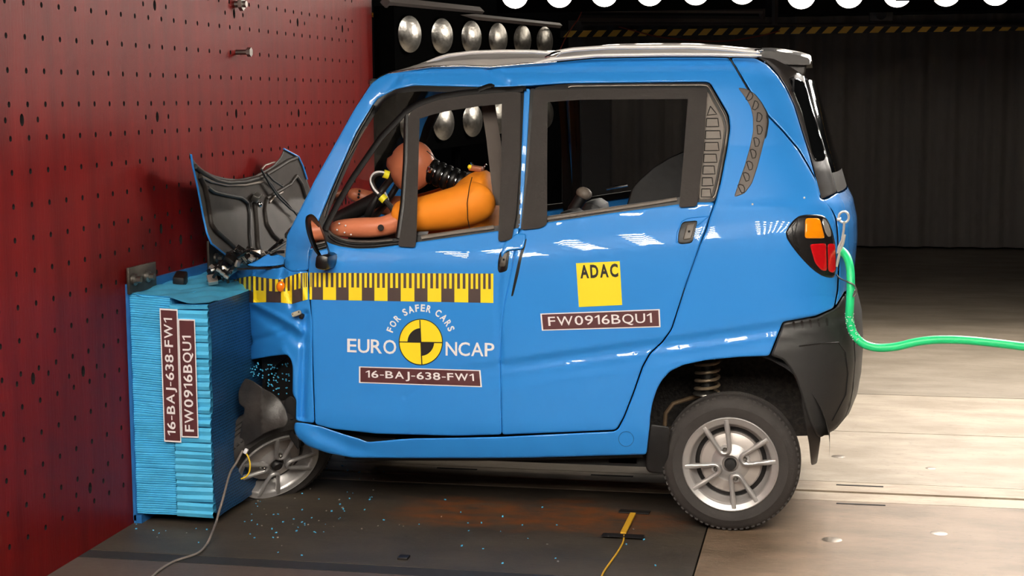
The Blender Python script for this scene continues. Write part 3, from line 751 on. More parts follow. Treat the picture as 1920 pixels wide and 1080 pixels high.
# ---- window frames and seals
def ring(name, outer, inner, m, **k): return panel(name, outer, m, car, holes=[inner], **k)
OF = [(776, 160), (742, 167), (727, 175), (708, 185), (669, 247), (628, 339), (599, 410), (600, 440), (607, 450), (618, 457), (638, 463), (668, 467), (700, 466.5), (742, 461), (781, 455), (932, 434), (975, 428), (980, 165), (935, 165), (896, 163.5)]
IF = [(790, 171), (748, 174), (733, 182), (716, 194), (679, 253), (638, 345), (612, 410), (611, 428), (620, 438), (640, 446), (668, 450), (700, 450), (742, 447), (784, 441), (932, 423), (962, 420), (968, 178), (935, 178), (896, 175)]
ring('window_seal', OF, IF, SEAL, step=9, er=0, inset=.004, thick=.03, mirror=True, rc=8)
OR_ = [(1002, 163.5), (1060, 157.5), (1325, 155), (1331, 159), (1364, 217), (1367, 241), (1362, 278), (1349, 345), (1340, 379), (1309, 379.5), (1272, 384.5), (1142, 401.5), (1025, 418.5), (976, 432), (988, 300)]
IR = [(1012, 180), (1060, 175), (1308, 172), (1308, 365), (1272, 370), (1142, 388), (1025, 405), (992, 412), (1002, 300)]
ring('window_seal', OR_, IR, SEAL, step=9, er=0, inset=.004, thick=.03, mirror=True, rc=8)
vt = panel('quarter_trim', [(1312, 170), (1326, 170), (1355, 222), (1359, 241), (1354, 278), (1341, 345), (1333, 373), (1310, 375)], TRIM, car, step=7, er=2, inset=.001, thick=.01, mirror=True)
GRV = mat('groove_black', (20, 18, 17), rough=.8)
def loopgroove(name, P, parent, m=GRV, w=.0016, off=-.0006):
    Q = densify(P, 4); pts = [Vector(p) for p in side(Q, off)]
    b = MB(); b.tube(pts + [pts[0]], w, m, n=5, cap=False); return b.build(name, parent)
loopgroove('vent_outline', [(1332, 199), (1344, 214), (1326, 216)], vt)
ys = [222, 245, 267, 289, 311, 333, 354]
for i, y in enumerate(ys):
    r = 1352 - max(0, (y - 245)) * .105 * 1.6 - (0 if y > 230 else 4); l = 1325 - (y - 222) * .07
    loopgroove('vent_outline', [(l, y), (r - 2, y), (r, y + 15), (l - 1, y + 15.5)], vt)
vn = panel('pillar_vent', [(1383, 164), (1399, 166), (1414, 175), (1426, 190), (1437, 211), (1439, 228), (1435, 255), (1428, 284), (1420, 314), (1410, 344), (1396, 363), (1376, 370), (1384.5, 344), (1396, 311), (1406, 276), (1412, 246), (1411.6, 219), (1407, 199), (1396, 181)], mat('vent_grey', (88, 80, 74), rough=.5), car, step=6, er=2, inset=-.004, thick=.008, mirror=True)
panel('pillar_vent_edge', [(1401, 167), (1416, 176), (1428, 191), (1439.5, 211), (1442, 228), (1438, 255), (1434, 262), (1436, 228), (1434, 213), (1423, 192), (1412, 178)], SEAL, car, step=5, er=0, inset=-.002, thick=.006)
for (cx_, cy_, a) in ((1406, 181, .5), (1417, 198, .35), (1424, 220, .15), (1424.5, 243, -.05), (1419, 266, -.15), (1413, 288, -.2), (1406.5, 310, -.25), (1400, 331, -.3), (1391, 353, -.4)):
    P = []
    for (dx, dy) in ((-6, -8), (0, -8), (5.5, -4), (6, 2), (2, 8), (-5, 8)):
        P.append((cx_ + dx * .8 * math.cos(a) - dy * math.sin(a) * -1 * -1, cy_ + dx * .8 * math.sin(a) + dy * math.cos(a)))
    loopgroove('vent_outline', P, vn, off=-.0045)
# ---- taped frames (cloth tape round the windows)
TP = dict(er=0, thick=.0022)
def tapep(name, P, inset, parent, step=9): return panel(name, P, TAPE, parent, step=step, er=0, inset=inset, thick=.0025)
tapep('window_tape', [(768, 212), (784, 199), (820, 185), (872, 177.5), (925, 174), (974, 172), (976, 190), (940, 195), (900, 199), (846, 207), (810, 215), (787, 223), (768, 224)], -.010, fdoor)
tapep('window_tape', [(766, 214), (787, 220), (784, 330), (781, 441), (779, 464), (746, 462), (757, 400), (764, 300)], -.013, fdoor)
tapep('window_tape', [(941, 178), (976.5, 172), (975, 300), (968, 400), (960, 447), (957, 450), (934, 453), (936, 400), (940, 300)], -.013, fdoor)
tapep('window_tape', [(1001, 168), (1027, 168), (1026, 300), (1026, 400), (1025.5, 421), (1012, 428), (978, 431), (990, 320)], -.010, rdoor)
tapep('window_tape', [(999, 170), (1090, 166.5), (1326, 165), (1326, 186), (1291, 185.5), (1090, 187), (1003, 193)], -.008, rdoor)
tapep('window_tape', [(1291, 170), (1326, 171), (1319, 290), (1308, 378), (1306, 386.5), (1273, 389), (1281, 300)], -.013, rdoor)
# front door black window frame bars
def bar(name, P, wpx, m, parent, inset=-.004, thick=.02, closed=False, h=.006):
    P = densify(roundc(P, 12)[1:-1] if not closed else roundc(P, 8), 5, closed); n = len(P); secs = []
    for i in range(n):
        t = (P[(i + 1) % n] - P[i - 1]) if closed else (P[min(i + 1, n - 1)] - P[max(i - 1, 0)])
        t = t / max(np.hypot(*t), 1e-6); nn = np.array([-t[1], t[0]])
        off = np.array([-.5, -.44, -.2, .2, .44, .5]); hh = np.array([0, .7, 1, 1, .7, 0]) * h
        uv = P[i] + nn[None, :] * (off * wpx)[:, None]
        A = side(uv, inset - hh); B_ = side(uv[[5, 0]], inset + thick)
        secs.append([Vector(q) for q in A] + [Vector(q) for q in B_])
    if closed: secs.append(secs[0])
    b = MB(); b.loft(secs, m, close=True, cap=not closed); return b.build(name, parent, smooth=50)
FRM = mat('frame_black', (12, 11, 11), rough=.5, spec=.15)
SLIP = mat('seal_grey', (70, 66, 62), rough=.25)
bar('seal_lip', [(613, 430), (624, 441), (642, 449), (668, 453), (700, 453), (742, 449.5)], 5, SLIP, car, inset=.002)
bar('seal_lip', [(613, 440), (630, 453), (662, 461), (700, 460.5), (742, 456), (784, 450)], 6, SEAL, car, inset=.002)
bar('seal_strip', [(784, 446), (858, 435), (932, 425)], 8, TRIM, car, inset=.002)
bar('seal_strip', [(1020, 411), (1142, 393), (1210, 383), (1275, 372)], 7, TRIM, car, inset=.002)
bar('window_trim_edge', [(1060, 161), (1200, 159), (1325, 158.5), (1331, 165), (1361, 220), (1364, 241), (1358, 280), (1346, 345), (1338, 375)], 4.5, mat('trim_shine', (90, 84, 78), rough=.2, metal=.5), car, inset=.002, h=.004)
bar('pillar_seal', [(704, 192), (669, 251), (630, 342), (604, 405)], 5, SEAL, car, inset=.0, h=.006)
bar('window_frame', [(606, 436), (628, 392), (660, 336), (714, 258), (760, 210), (782, 196), (820, 182), (870, 174), (930, 169), (978, 167), (985, 166)], 12, FRM, fdoor, inset=-.006)
bar('sill_strip', [(640, 858), (700, 861), (904, 861.5), (1100, 859), (1211, 855)], 5, SEAL, car, inset=.012, thick=.03, h=.001)
bar('window_divider', [(762, 208), (760, 300), (755, 380), (745, 452)], 9, SEAL, fdoor, inset=-.006)
bar('frame_edge', [(690, 232), (650, 300), (622, 360), (606, 412)], 3, mat('seal_grey2', (92, 84, 78), rough=.4), fdoor, inset=.002, thick=.004)
bar('frame_scrap', [(893, 170), (919, 160), (926, 163)], 9, FRM, fdoor, inset=-.012, thick=.01)
# ---- stickers on the doors
def tape_blocks(name, parent, bounds, topf, botf, first):
    b = MB()
    fr = .53; c = first
    for i in range(len(bounds) - 1):
        x0, x1 = bounds[i], bounds[i + 1]
        ca, cb = (YELLOW, TICK) if c else (TICK, YELLOW)
        m0, m1 = (topf(x0) * (1 - fr) + botf(x0) * fr), (topf(x1) * (1 - fr) + botf(x1) * fr)
        putquad(b, [(x0, m0), (x1, m1), (x1, botf(x1)), (x0, botf(x0))], ca, sfn, .0012, n=4, m=3)
        for k in range(5):
            a = x0 + (x1 - x0) * k / 5; e_ = x0 + (x1 - x0) * (k + 1) / 5
            g = lambda x: topf(x) * (1 - fr) + botf(x) * fr
            putquad(b, [(a, topf(a)), (e_, topf(e_)), (e_, g(e_)), (a, g(a))], ca if k % 2 == 0 else cb, sfn, .0012, n=2, m=3)
        c = not c
    return b.build(name, parent, smooth=0, recalc=False)
ttop = [(420, 533), (431, 526), (445, 522), (465, 518.5), (475, 518), (495, 521), (515, 523.5), (530, 523.5), (545, 517), (560, 512.5), (577, 511), (590, 511.5), (925, 513)]
tbot = [(420, 560), (466, 568), (499, 566.5), (527, 567.5), (548, 570), (560, 567), (572, 562), (577, 561.5), (590, 562), (925, 568)]
tf = lambda x: float(interp(ttop, x)); tb = lambda x: float(interp(tbot, x))
tape_blocks('scale_tape', fdoor, [580.5, 585, 605.6, 630, 653.7, 678.5, 702, 726.6, 751.4, 777, 801.6, 827.4, 852, 878, 901, 925], tf, tb, True)
fend = [o for o in COL.objects if o.name == 'front_fender'][0]
tape_blocks('scale_tape', fend, [433, 452, 475, 499, 527, 547.5, 567.5, 577], tf, tb, True)
sticker('number_sticker', fdoor, [(673, 687), (901, 694), (903.7, 726), (673, 718)], '16-BAJ-638-FW1', sfn, box=(.055, .22, .94, .8))
sticker('number_sticker', rdoor, [(1013, 588), (1237, 579.6), (1238.6, 613.4), (1016, 620)], 'FW0916BQU1', sfn, box=(.06, .2, .93, .84), bold=.004)
b = MB(); qa = [(1080, 493.6), (1162, 489.7), (1166.5, 571.8), (1085.5, 575.7)]
putquad(b, qa, YELLOW, sfn, .0015, 6, 6); V, Fs = text_poly('ADAC', .035, 1.05); put2d(b, quadmap(V, [(1087, 497), (1158, 494), (1159.5, 519.5), (1088.5, 522.5)]), Fs, INK, sfn, .0028)
b.build('square_sticker', rdoor, smooth=0, recalc=False)
b = MB()
def disc(cx_, cy_, rx, ry, m, off, a0=0, a1=2 * PI, n=48):
    V = [(cx_, cy_)] + [(cx_ + rx * math.cos(a0 + (a1 - a0) * k / n), cy_ + ry * math.sin(a0 + (a1 - a0) * k / n)) for k in range(n + 1)]
    put2d(b, np.array(V), [(0, k + 2, k + 1) for k in range(n)], m, sfn, off)
cx_, cy_ = 789, 641.3
disc(cx_, cy_, 41.5, 43.6, INK, .0014); disc(cx_, cy_, 39.8, 41.9, YELLOW, .0021)
disc(cx_, cy_, 25, 26, INK, .0028, PI, 1.5 * PI, 16); disc(cx_, cy_, 25, 26, INK, .0028, 0, .5 * PI, 16)
putquad(b, [(786.3, 600), (788.2, 600), (792, 683), (790, 683)], INK, sfn, .0033, 2, 8)
putquad(b, [(748.5, 640.2), (830, 641.4), (830, 643.3), (748.5, 642)], INK, sfn, .0033, 8, 2)
V, Fs = text_poly('EURO', .012, .6); put2d(b, quadmap(V, [(651, 634.5), (743, 637.5), (743, 664.5), (651, 660.5)]), Fs, WHITE, sfn, .002)
V, Fs = text_poly('NCAP', .012, .6); put2d(b, quadmap(V, [(835.5, 640.5), (927, 643), (927, 669), (835.5, 667)]), Fs, WHITE, sfn, .002)
s = 'FOR SAFER CARS'
adv = []; gl = []
tot = 0
for ch in s:
    if ch == ' ': gl.append(None); adv.append(.34); tot += .34; continue
    V, Fs = text_poly(ch, .03); wd = V[:, 0].max() - V[:, 0].min(); gl.append((V - np.array([V[:, 0].min(), 0]), Fs, wd)); adv.append(wd + .1); tot += wd + .1
R0 = 55.5; H = 17.5; A0, A1 = 163, 17; acc = 0
for g, ad in zip(gl, adv):
    if g:
        V, Fs, wd = g; mid = (acc + wd / 2) / tot; a = math.radians(A0 + (A1 - A0) * mid)
        lx = (V[:, 0] - wd / 2) * H * 1.0; ly = V[:, 1] * H
        er_ = np.array([math.cos(a), -math.sin(a) * 1.04]); et = np.array([math.sin(a), math.cos(a)])
        P = np.array([cx_, cy_]) + (R0 + ly)[:, None] * er_ + lx[:, None] * et
        put2d(b, P, Fs, WHITE, sfn, .002)
    acc += ad
b.build('logo_sticker', fdoor, smooth=0, recalc=False)
# ---- handles, fuel cap, small marks
def handle(P, cup, parent):
    o = panel('handle_cup', cup, SEAL, parent, step=4, er=1, inset=-.003, thick=.004)
    h = panel('door_handle', P, mat('handle_grey', (88, 82, 74), rough=.45), parent, step=3, er=2, inset=-.007, thick=.005, label='grey door handle', rc=3)
    c_ = np.mean(P, 0); b = MB(); b.ball(sp(c_[0], c_[1], -.008), .004, INK, 8); b.build('keyhole', h)
handle([(1288, 420), (1304, 417.5), (1296, 448), (1280, 450)], [(1279, 416), (1308.5, 413), (1298, 455.5), (1277, 458), (1271, 455), (1272, 436)], rdoor)
handle([(941, 474), (953, 473), (947, 500), (936, 500)], [(938, 471), (956, 469), (951, 508), (936, 512), (933, 505), (934, 488)], fdoor)
b = MB(); q = [Vector(p) for p in side(np.array([(1309, 413), (1331, 409), (1320, 440), (1313, 458), (1298, 456)]), -.0015)]
loopgroove('handle_recess_line', [(1268, 455), (1269, 436), (1278, 415), (1290, 409), (1330, 405)], rdoor, m=PAINT, w=.002)
cc = side(np.array([(1174 + 14 * math.cos(a), 823 + 14 * math.sin(a)) for a in np.linspace(0, 2 * PI, 25)]), -.0002)
b = MB(); b.tube([Vector(p) for p in cc], .0012, BLUD, n=5, cap=False); b.build('jack_cover_line', bs)
for (u, v) in ((1508, 371), (1411, 383)):
    b = MB(); b.ball(sp(u, v), .004, SILVER, 10); b.build('rivet', bs)
loopgroove('shut_line', [(1367, 109), (1377, 124), (1403, 169), (1420, 192), (1403, 169), (1377, 124)], bs, w=.002)
# ---- rear quarter panel above the shut line, tail gate
TG = mat('tailgate_black', (44, 41, 39), rough=.35, coat=.3)
GLB = mat('rear_glass', (10, 11, 12), rough=.06, coat=1)
panel('rear_quarter', [(1370, 109), (1380, 124), (1406, 168), (1423, 193), (1443, 218), (1469, 245), (1499, 280), (1517, 310), (1531, 337), (1538, 363), (1537, 369), (1527, 329), (1515, 284), (1503, 246), (1488, 198), (1473, 166), (1458, 142), (1438, 121), (1415, 109)], PAINT, car, step=9, er=2.5, mirror=True)
panel('tailgate_side', [(1417, 106), (1440, 119), (1460, 140), (1475, 164), (1490, 196), (1505, 245), (1517, 283), (1529, 328), (1539, 369), (1541, 373), (1570, 360), (1559, 322), (1549, 286), (1512, 160), (1508, 142), (1480, 124), (1450, 110)], TG, car, step=8, er=1, inset=.002, mirror=True)
panel('rear_glass', [(1480, 150), (1494, 146), (1509, 155), (1547, 286), (1548, 294), (1545, 301), (1531, 302), (1524, 290), (1505, 215)], GLB, car, step=8, er=1.5, inset=-.003, thick=.006, mirror=True)
panel('glass_edge', [(1478, 148), (1490, 142), (1489, 174), (1484, 170), (1487, 150)], CHROME, car, step=4, er=0, inset=-.006, thick=.003)
panel('tailgate_lower', [(1541, 375), (1551, 374), (1570, 362), (1574, 363), (1583, 385), (1591, 423), (1592, 464), (1588, 510), (1583, 547), (1566, 574), (1572, 545), (1574, 500), (1572, 440), (1569, 410), (1560, 392)], PAINT, car, step=7, er=2, mirror=True)
BUMP = [(1469, 606), (1477, 604), (1531, 595), (1567, 578), (1584, 552), (1594, 585), (1601, 614), (1604, 675), (1600, 728), (1594, 760), (1585, 783), (1567, 805), (1537, 821), (1530, 815), (1518, 790), (1509, 763), (1502, 738), (1492, 710), (1481, 690), (1467, 674), (1445, 667)]
bmp = panel('rear_bumper', BUMP, DGREY, car, step=9, er=5, mirror=True)
for i in range(5):
    x = 1487 + i * 15.5; panel('bumper_slot', smoothpoly([(x - 2, 603 - i * 1.6), (x + 3, 602 - i * 1.8), (x + 5, 616 - i * 1.8), (x + 1.5, 619 - i * 1.6)]), INK, bmp, step=3, er=0, inset=-.001, thick=.002)
loopgroove('bumper_line', [(1498, 649), (1540, 644), (1572, 642), (1585, 660), (1590, 700), (1586, 740), (1560, 790), (1586, 740), (1590, 700), (1585, 660), (1572, 642), (1540, 644)], bmp, m=BLACK, w=.0022)
panel('mudflap', [(1502, 738), (1512, 740), (1521, 744), (1527, 781), (1539, 820), (1532, 869), (1521, 873), (1517, 833), (1510, 795), (1504, 765)], BLACK, car, step=7, er=2, inset=.01, thick=.012, mirror=True)
panel('front_mudflap', [(1219, 795), (1212, 850), (1211, 878), (1217, 886), (1236, 888), (1252, 888), (1256, 800)], BLACK, car, step=7, er=3, inset=.02, thick=.012, mirror=True)
# tail lamp
TLO = smoothpoly([(1470.6, 440), (1480, 422), (1490, 410), (1503, 402.5), (1538, 402), (1550, 408), (1560, 429), (1568, 464), (1568, 520), (1553, 521), (1536, 515), (1514, 497), (1488, 467)], 1)
tl = panel('tail_lamp', TLO, mat('lamp_black', (26, 24, 24), rough=.25), car, step=7, er=4, inset=-.008, thick=.012, mirror=True)
AMBER = mat('amber_lens', (255, 150, 10), rough=.12, coat=1, bump=.12, bscale=260)
REDL = mat('red_lens', (196, 14, 22), rough=.12, coat=1, bump=.12, bscale=160)
CLR = mat('clear_lens', (190, 186, 180), rough=.1, metal=.5, coat=1)
panel('amber_lens', [(1510, 409), (1537, 409), (1547, 447), (1509, 447)], AMBER, tl, step=5, er=2.5, inset=-.012, thick=.004)
panel('clear_lens', smoothpoly([(1540, 409), (1550, 412), (1561, 442), (1550, 445)], 1), CLR, tl, step=5, er=1, inset=-.012, thick=.004)
panel('red_lens', [(1518, 458), (1549, 456), (1550.5, 508), (1540, 507), (1528, 493)], REDL, tl, step=5, er=2.5, inset=-.012, thick=.004)
panel('red_lens', [(1552, 457), (1566, 457), (1567, 506), (1562, 512), (1553, 508)], REDL, tl, step=5, er=1, inset=-.012, thick=.004)
loopgroove('lamp_groove', [(1485, 425), (1496, 410), (1490, 440), (1500, 470), (1488, 450)], tl, m=BLACK, off=-.009)
# ---- rear end between the two sides
def rear_loft(name, vpts, m, inset=0.0, bul=.035, n=14, ends=.0):
    P = side(np.array(vpts, float), inset, False); secs = []
    for p in P:
        row = []
        for k in range(n + 1):
            t = k / n; y = p[1] * (1 - t) + (CARW - p[1]) * t
            row.append(Vector((p[0] + bul * math.sin(PI * t) ** .7, y, p[2])))
        secs.append(row)
    b = MB(); b.loft(secs, m); return b.build(name, car, smooth=60)
rear_loft('tailgate_glass', densify([(1509, 150), (1512, 160), (1547, 284), (1560, 324)], 10, False), GLB, .002)
rear_loft('tailgate_frame', densify([(1560, 324), (1570, 360)], 8, False), TG, .002)
rear_loft('tailgate_panel', densify([(1572, 363), (1583, 385), (1591, 423), (1592, 464), (1588, 510), (1583, 547)], 8, False), PAINT, .002)
rear_loft('rear_bumper_panel', densify([(1584, 552), (1594, 585), (1601, 614), (1604, 675), (1600, 728), (1594, 760), (1585, 783), (1567, 805)], 8, False), DGREY, .002)
# spoiler
b = MB(); P = [(1424, 96), (1440, 95.5), (1467, 98), (1500, 104), (1515, 109), (1518, 112), (1519, 121), (1505, 122), (1480, 121), (1455, 119), (1425, 110)]
secs = []
sp3 = [atY(u, v, .34) for u, v in P]
for k in range(13):
    t = k / 12; y = .34 + (CARW - .68) * t; zz = .02 * math.sin(PI * t); yy = 0
    secs.append([Vector((p.x, y, p.z + zz)) for p in sp3])
b.loft(secs, TG, close=True, cap=True); b.build('rear_spoiler', car, smooth=40)
panel('spoiler_side', [(1421, 100), (1440, 99), (1480, 105), (1512, 114), (1513, 122), (1508, 143), (1490, 142), (1462, 125), (1440, 110)], TG, car, step=7, er=3, inset=.03, thick=.01, fn=lambda uv, i: atYs(uv, .34 + i))
# ---- roof
ROOFM = mat('roof_grey', (196, 190, 184), rough=.3, metal=.25, coat=.6)
re_ = densify([(699, 154), (712, 143), (727, 136), (776, 128), (811, 123), (919, 125), (986, 119), (1044, 115), (1117, 108), (1240, 106), (1333, 106), (1368, 107), (1420, 108)], 12, False)
E3 = side(re_, .004, False); secs = []
for p, uv in zip(E3, re_):
    x = uv[0]; bul = float(interp([(699, .0), (727, .004), (776, .025), (820, .052), (900, .066), (1000, .055), (1040, .05), (1150, .06), (1290, .058), (1420, .04)], x))
    row = []
    for k in range(25):
        t = k / 24; y = p[1] * (1 - t) + (CARW - p[1]) * t
        row.append(Vector((p[0] - .04 * math.sin(PI * t) * (1 if x < 900 else 0), y, p[2] + bul * math.sin(PI * t) ** .55)))
    secs.append(row)
b = MB(); b.loft(secs, ROOFM); b.build('roof_panel', car, smooth=60)
b = MB(); b.loft([[q + Vector((0, 0, -.03)) for q in r] for r in secs], DARK); b.build('headliner', car, smooth=60)
def rail(name, P, Y, r, m, parent=car, fl=1.0):
    Q = densify(P, 14, False)
    for far in (0, 1):
        pts = [atY(u, v, Y) for u, v in Q]
        if far: pts = [Vector((p.x, CARW - p.y, p.z)) for p in pts]
        b = MB(); n = len(pts); b.tube(pts, [r * (.35 if i in (0, n - 1) else 1) for i in range(n)], m, n=10, flat=fl); b.build(name, parent, smooth=70)
rail('roof_rail', [(1028, 106), (1044, 98), (1075, 93), (1146, 88.5), (1240, 88), (1289, 87.5), (1345, 90), (1390, 95), (1425, 99)], .25, .008, SILVER)
rail('roof_rail_base', [(1000, 118), (1040, 111), (1117, 104), (1240, 102), (1333, 102), (1380, 103), (1428, 104)], .235, .007, SILVER)
rail('roof_rail', [(800, 116), (840, 104), (884, 98.5), (942, 96.5), (1000, 97), (1036, 100)], .27, .007, SILVER)
rail('rail_clamp', [(1022, 108), (1040, 103), (1052, 98)], .24, .013, CHROME)
rail('rail_clamp', [(1403, 103), (1418, 97), (1430, 94)], .26, .010, CHROME)
rail('roof_trim', [(727, 138), (776, 130), (811, 125), (870, 124), (919, 126), (986, 120), (1044, 116)], .235, .004, CHROME)
# ---- windscreen
ap = densify([(699, 156), (664, 208), (635, 260), (589, 342), (559, 402), (540, 442)], 14, False)
A3 = side(ap, .012, False); secs = []
for p in A3: secs.append([Vector((p[0] - .10 * math.sin(PI * k / 16), p[1] * (1 - k / 16) + (CARW - p[1]) * k / 16, p[2] + .01 * math.sin(PI * k / 16))) for k in range(17)])
WS = bpy.data.materials.new('dusty_windscreen'); WS.use_nodes = True; nt = WS.node_tree; nt.nodes.remove(nt.nodes['Principled BSDF'])
tr = nt.nodes.new('ShaderNodeBsdfTransparent'); tr.inputs[0].default_value = (.78, .76, .72, 1); gl_ = nt.nodes.new('ShaderNodeBsdfGlossy'); gl_.inputs['Roughness'].default_value = .06
df = nt.nodes.new('ShaderNodeBsdfDiffuse'); df.inputs[0].default_value = (.10, .09, .075, 1)
m1 = nt.nodes.new('ShaderNodeMixShader'); m2 = nt.nodes.new('ShaderNodeMixShader'); fr_ = nt.nodes.new('ShaderNodeFresnel'); fr_.inputs[0].default_value = 1.4
m1.inputs[0].default_value = .05; nt.links.new(tr.outputs[0], m1.inputs[1]); nt.links.new(gl_.outputs[0], m1.inputs[2])
nz = nt.nodes.new('ShaderNodeTexNoise'); nz.inputs['Scale'].default_value = 6; nz.inputs['Detail'].default_value = 8; mr_ = nt.nodes.new('ShaderNodeMapRange'); mr_.inputs[1].default_value = .4; mr_.inputs[2].default_value = .7; mr_.inputs[3].default_value = .04; mr_.inputs[4].default_value = .22
nt.links.new(nz.outputs[0], mr_.inputs[0]); nt.links.new(mr_.outputs[0], m2.inputs[0]); nt.links.new(m1.outputs[0], m2.inputs[1]); nt.links.new(df.outputs[0], m2.inputs[2]); nt.links.new(m2.outputs[0], nt.nodes['Material Output'].inputs[0])
b = MB(); b.loft(secs, WS); b.build('windscreen', car, smooth=70)
b = MB(); b.tube([Vector(r[k]) for k in range(17) for r in (secs[0],)], .012, SEAL, n=6); b.tube([Vector(secs[-1][k]) for k in range(17)], .014, SEAL, n=6); b.build('windscreen_seal', car)
# mirror on the door
MIR = mat('mirror_glass', (235, 235, 235), rough=.03, metal=1)
yM = -.10
def pf(Y): return lambda uv, i: atYs(uv, Y + i)
mo = smoothpoly([(572, 408), (578, 402), (586, 401), (595, 410), (606, 432), (614, 458), (620, 476), (618, 486), (606, 487), (594, 478), (582, 458), (573, 430)], 1)
mh = panel('side_mirror', mo, mat('mirror_black', (20, 18, 17), rough=.3), car, step=5, er=5, erd=.01, fn=lambda uv, i: atYs(uv, yM + i + (uv[:, 0] - 596) * .0038), thick=.03)
panel('mirror_glass', smoothpoly([(582, 410), (592, 412), (604, 436), (612, 462), (616, 478), (606, 484), (597, 468), (586, 440)], 1), MIR, mh, step=5, er=0, fn=lambda uv, i: atYs(uv, yM - .008 + i + (uv[:, 0] - 596) * .0042 + (445 - uv[:, 1]) * .0004), thick=.004)
b = MB(); p0 = atY(612, 484, yM + .03); p1 = sp(612, 494)
b.box((p1 + p0) / 2, (.05, .12, .055), mat('mirror_base', (16, 15, 15), rough=.3), rot=(0, .15, 0), bev=.014); b.build('mirror_arm', mh)
# indicator and broken marker
b = MB(); b.ball(sp(526, 537, -.01), (.016, .012, .02), mat('amber_side', (255, 130, 10), rough=.2, coat=1), 14, rot=(0, .3, 0)); b.build('side_indicator', fend)
b = MB(); b.box(sp(556, 588, -.02), (.036, .02, .018), mat('connector_grey', (176, 170, 150), rough=.5), rot=(0, -.35, 0), bev=.006); b.box(sp(566, 593, -.015), (.016, .018, .018), INK, rot=(.2, .3, 0), bev=.004)
for (u, v) in ((549, 589), (560, 585)): b.ball(sp(u, v, -.031), .0025, INK, 8)
b.build('broken_connector', fend)
# ---- wheels
def wheel(M, parent, label=None):
    """local: +z is the outside face; origin at wheel centre"""
    t = bpy.data.objects.new('wheel', None); COL.objects.link(t); t.empty_display_size = .05; attach(t, parent); ROOTLOC_M = None
    t.matrix_basis = M @ Matrix.Scale(.98, 4)
    w_ = .135; h = w_ / 2
    b = MB()
    prof = [(.163, h - .012), (.167, h - .003), (.182, h + .002), (.205, h + .004), (.2065, h + .0025), (.222, h - .002), (.236, h - .012), (.2435, h - .022), (.247, h - .034)]
    for g in (.018, 0, -.018):
        prof += [(.247, g + .004), (.241, g + .003), (.241, g - .003), (.247, g - .004)]
    prof += [(.247, -h + .034), (.2435, -h + .022), (.236, -h + .012), (.205, -h), (.172, -h + .012)]
    b.lathe(prof, RUBBER, n=72)
    for k in range(72):   # tread blocks on the shoulder
        a = 2 * PI * k / 72
        c = Vector((math.cos(a) * .2392, math.sin(a) * .2392, h - .022)); 
        b.box(c, (.009, .012, .016), RUBBER, rot=(0, 0, a))
    ty = b.build('tyre', t, smooth=40)
    b = MB()
    b.lathe([(.171, h - .001), (.171, h + .004), (.168, h + .006), (.164, h + .003), (.150, h + .002), (.146, h - .001), (.143, h - .012), (.137, h - .036), (.128, h - .048), (.130, h - .07), (.150, -h + .02), (.163, -h + .01), (.163, -h)], ALLOY, n=64)
    b.build('rim', t, smooth=40)
    b = MB()
    for ang in (110.7, 20.7, -69.3, 200.7):
        a = math.radians(ang)
        def pt(r, d, z): return Vector((math.cos(a) * r - math.sin(a) * d, math.sin(a) * r + math.cos(a) * d, z))
        path = []
        for k in range(6): 
            f_ = k / 5; path.append(pt(.155 - f_ * .095, .042 - f_ * .023, h - .004 + .0 * f_))
        for k in range(1, 8):
            th = PI * k / 8; path.append(pt(.060 - math.sin(th) * .018, .018 * math.cos(th), h - .004))
        for k in range(6):
            f_ = 1 - k / 5; path.append(pt(.155 - f_ * .095, -.042 + f_ * .023, h - .004))
        b.tube(path, [.0105] * 3 + [.0085] * (len(path) - 6) + [.0105] * 3, ALLOY, n=8, up=(0, 0, 1))
        b.lathe([(0, h - .012), (.016, h - .012), (.016, h - .03), (0, h - .03)], ALLOY, Matrix.Translation(pt(.055, 0, 0)), 14)
        b.lathe([(0, h + .002), (.005, h + .002), (.0085, h - .003), (.0085, h - .012)], STEEL, Matrix.Translation(pt(.055, 0, 0)), 8)
    b.lathe([(.03, h - .012), (.048, h - .016), (.075, h - .034), (.02, h - .034)], ALLOY, n=32)
    b.build('spokes', t, smooth=45)
    b = MB(); b.lathe([(0, h + .004), (.018, h + .003), (.021, h - .001), (.022, h - .014)], BLACK, n=28); b.build('centre_cap', t)
    b = MB(); b.lathe([(0, h - .028), (.080, h - .030), (.106, h - .038), (.112, h - .046), (.112, -h)], mat('drum_silver', (198, 190, 184), rough=.4, metal=.55), n=40)
    b.lathe([(.112, h - .066), (.14, h - .068)], INK, n=40); b.build('brake_drum', t)
    return t
Rout = Matrix(((1, 0, 0, 0), (0, 0, -1, 0), (0, 1, 0, 0), (0, 0, 0, 1)))   # local z -> world -Y, local y -> world Z
pr = atY(1369, 868, .045)
wheel(Matrix.Translation((pr.x, .048 + .0675, .2430)) @ Rout, car)
Rfar = Matrix(((-1, 0, 0, 0), (0, 0, 1, 0), (0, 1, 0, 0), (0, 0, 0, 1)))
wheel(Matrix.Translation((pr.x, CARW - .048 - .0675, .2430)) @ Rfar, car)
pfw = atY(508, 852, .20)
nrm = Vector((.60, -.56, -.57)).normalized(); upv = Vector((.35, .1, .9)); upv = (upv - nrm * upv.dot(nrm)).normalized(); rt = upv.cross(nrm)
Mf = Matrix(((rt.x, upv.x, nrm.x, pfw.x), (rt.y, upv.y, nrm.y, pfw.y), (rt.z, upv.z, nrm.z, pfw.z), (0, 0, 0, 1)))
wheel(Mf, car)
wheel(Matrix.Translation((.60, CARW - .16, .2430)) @ Rfar, car)
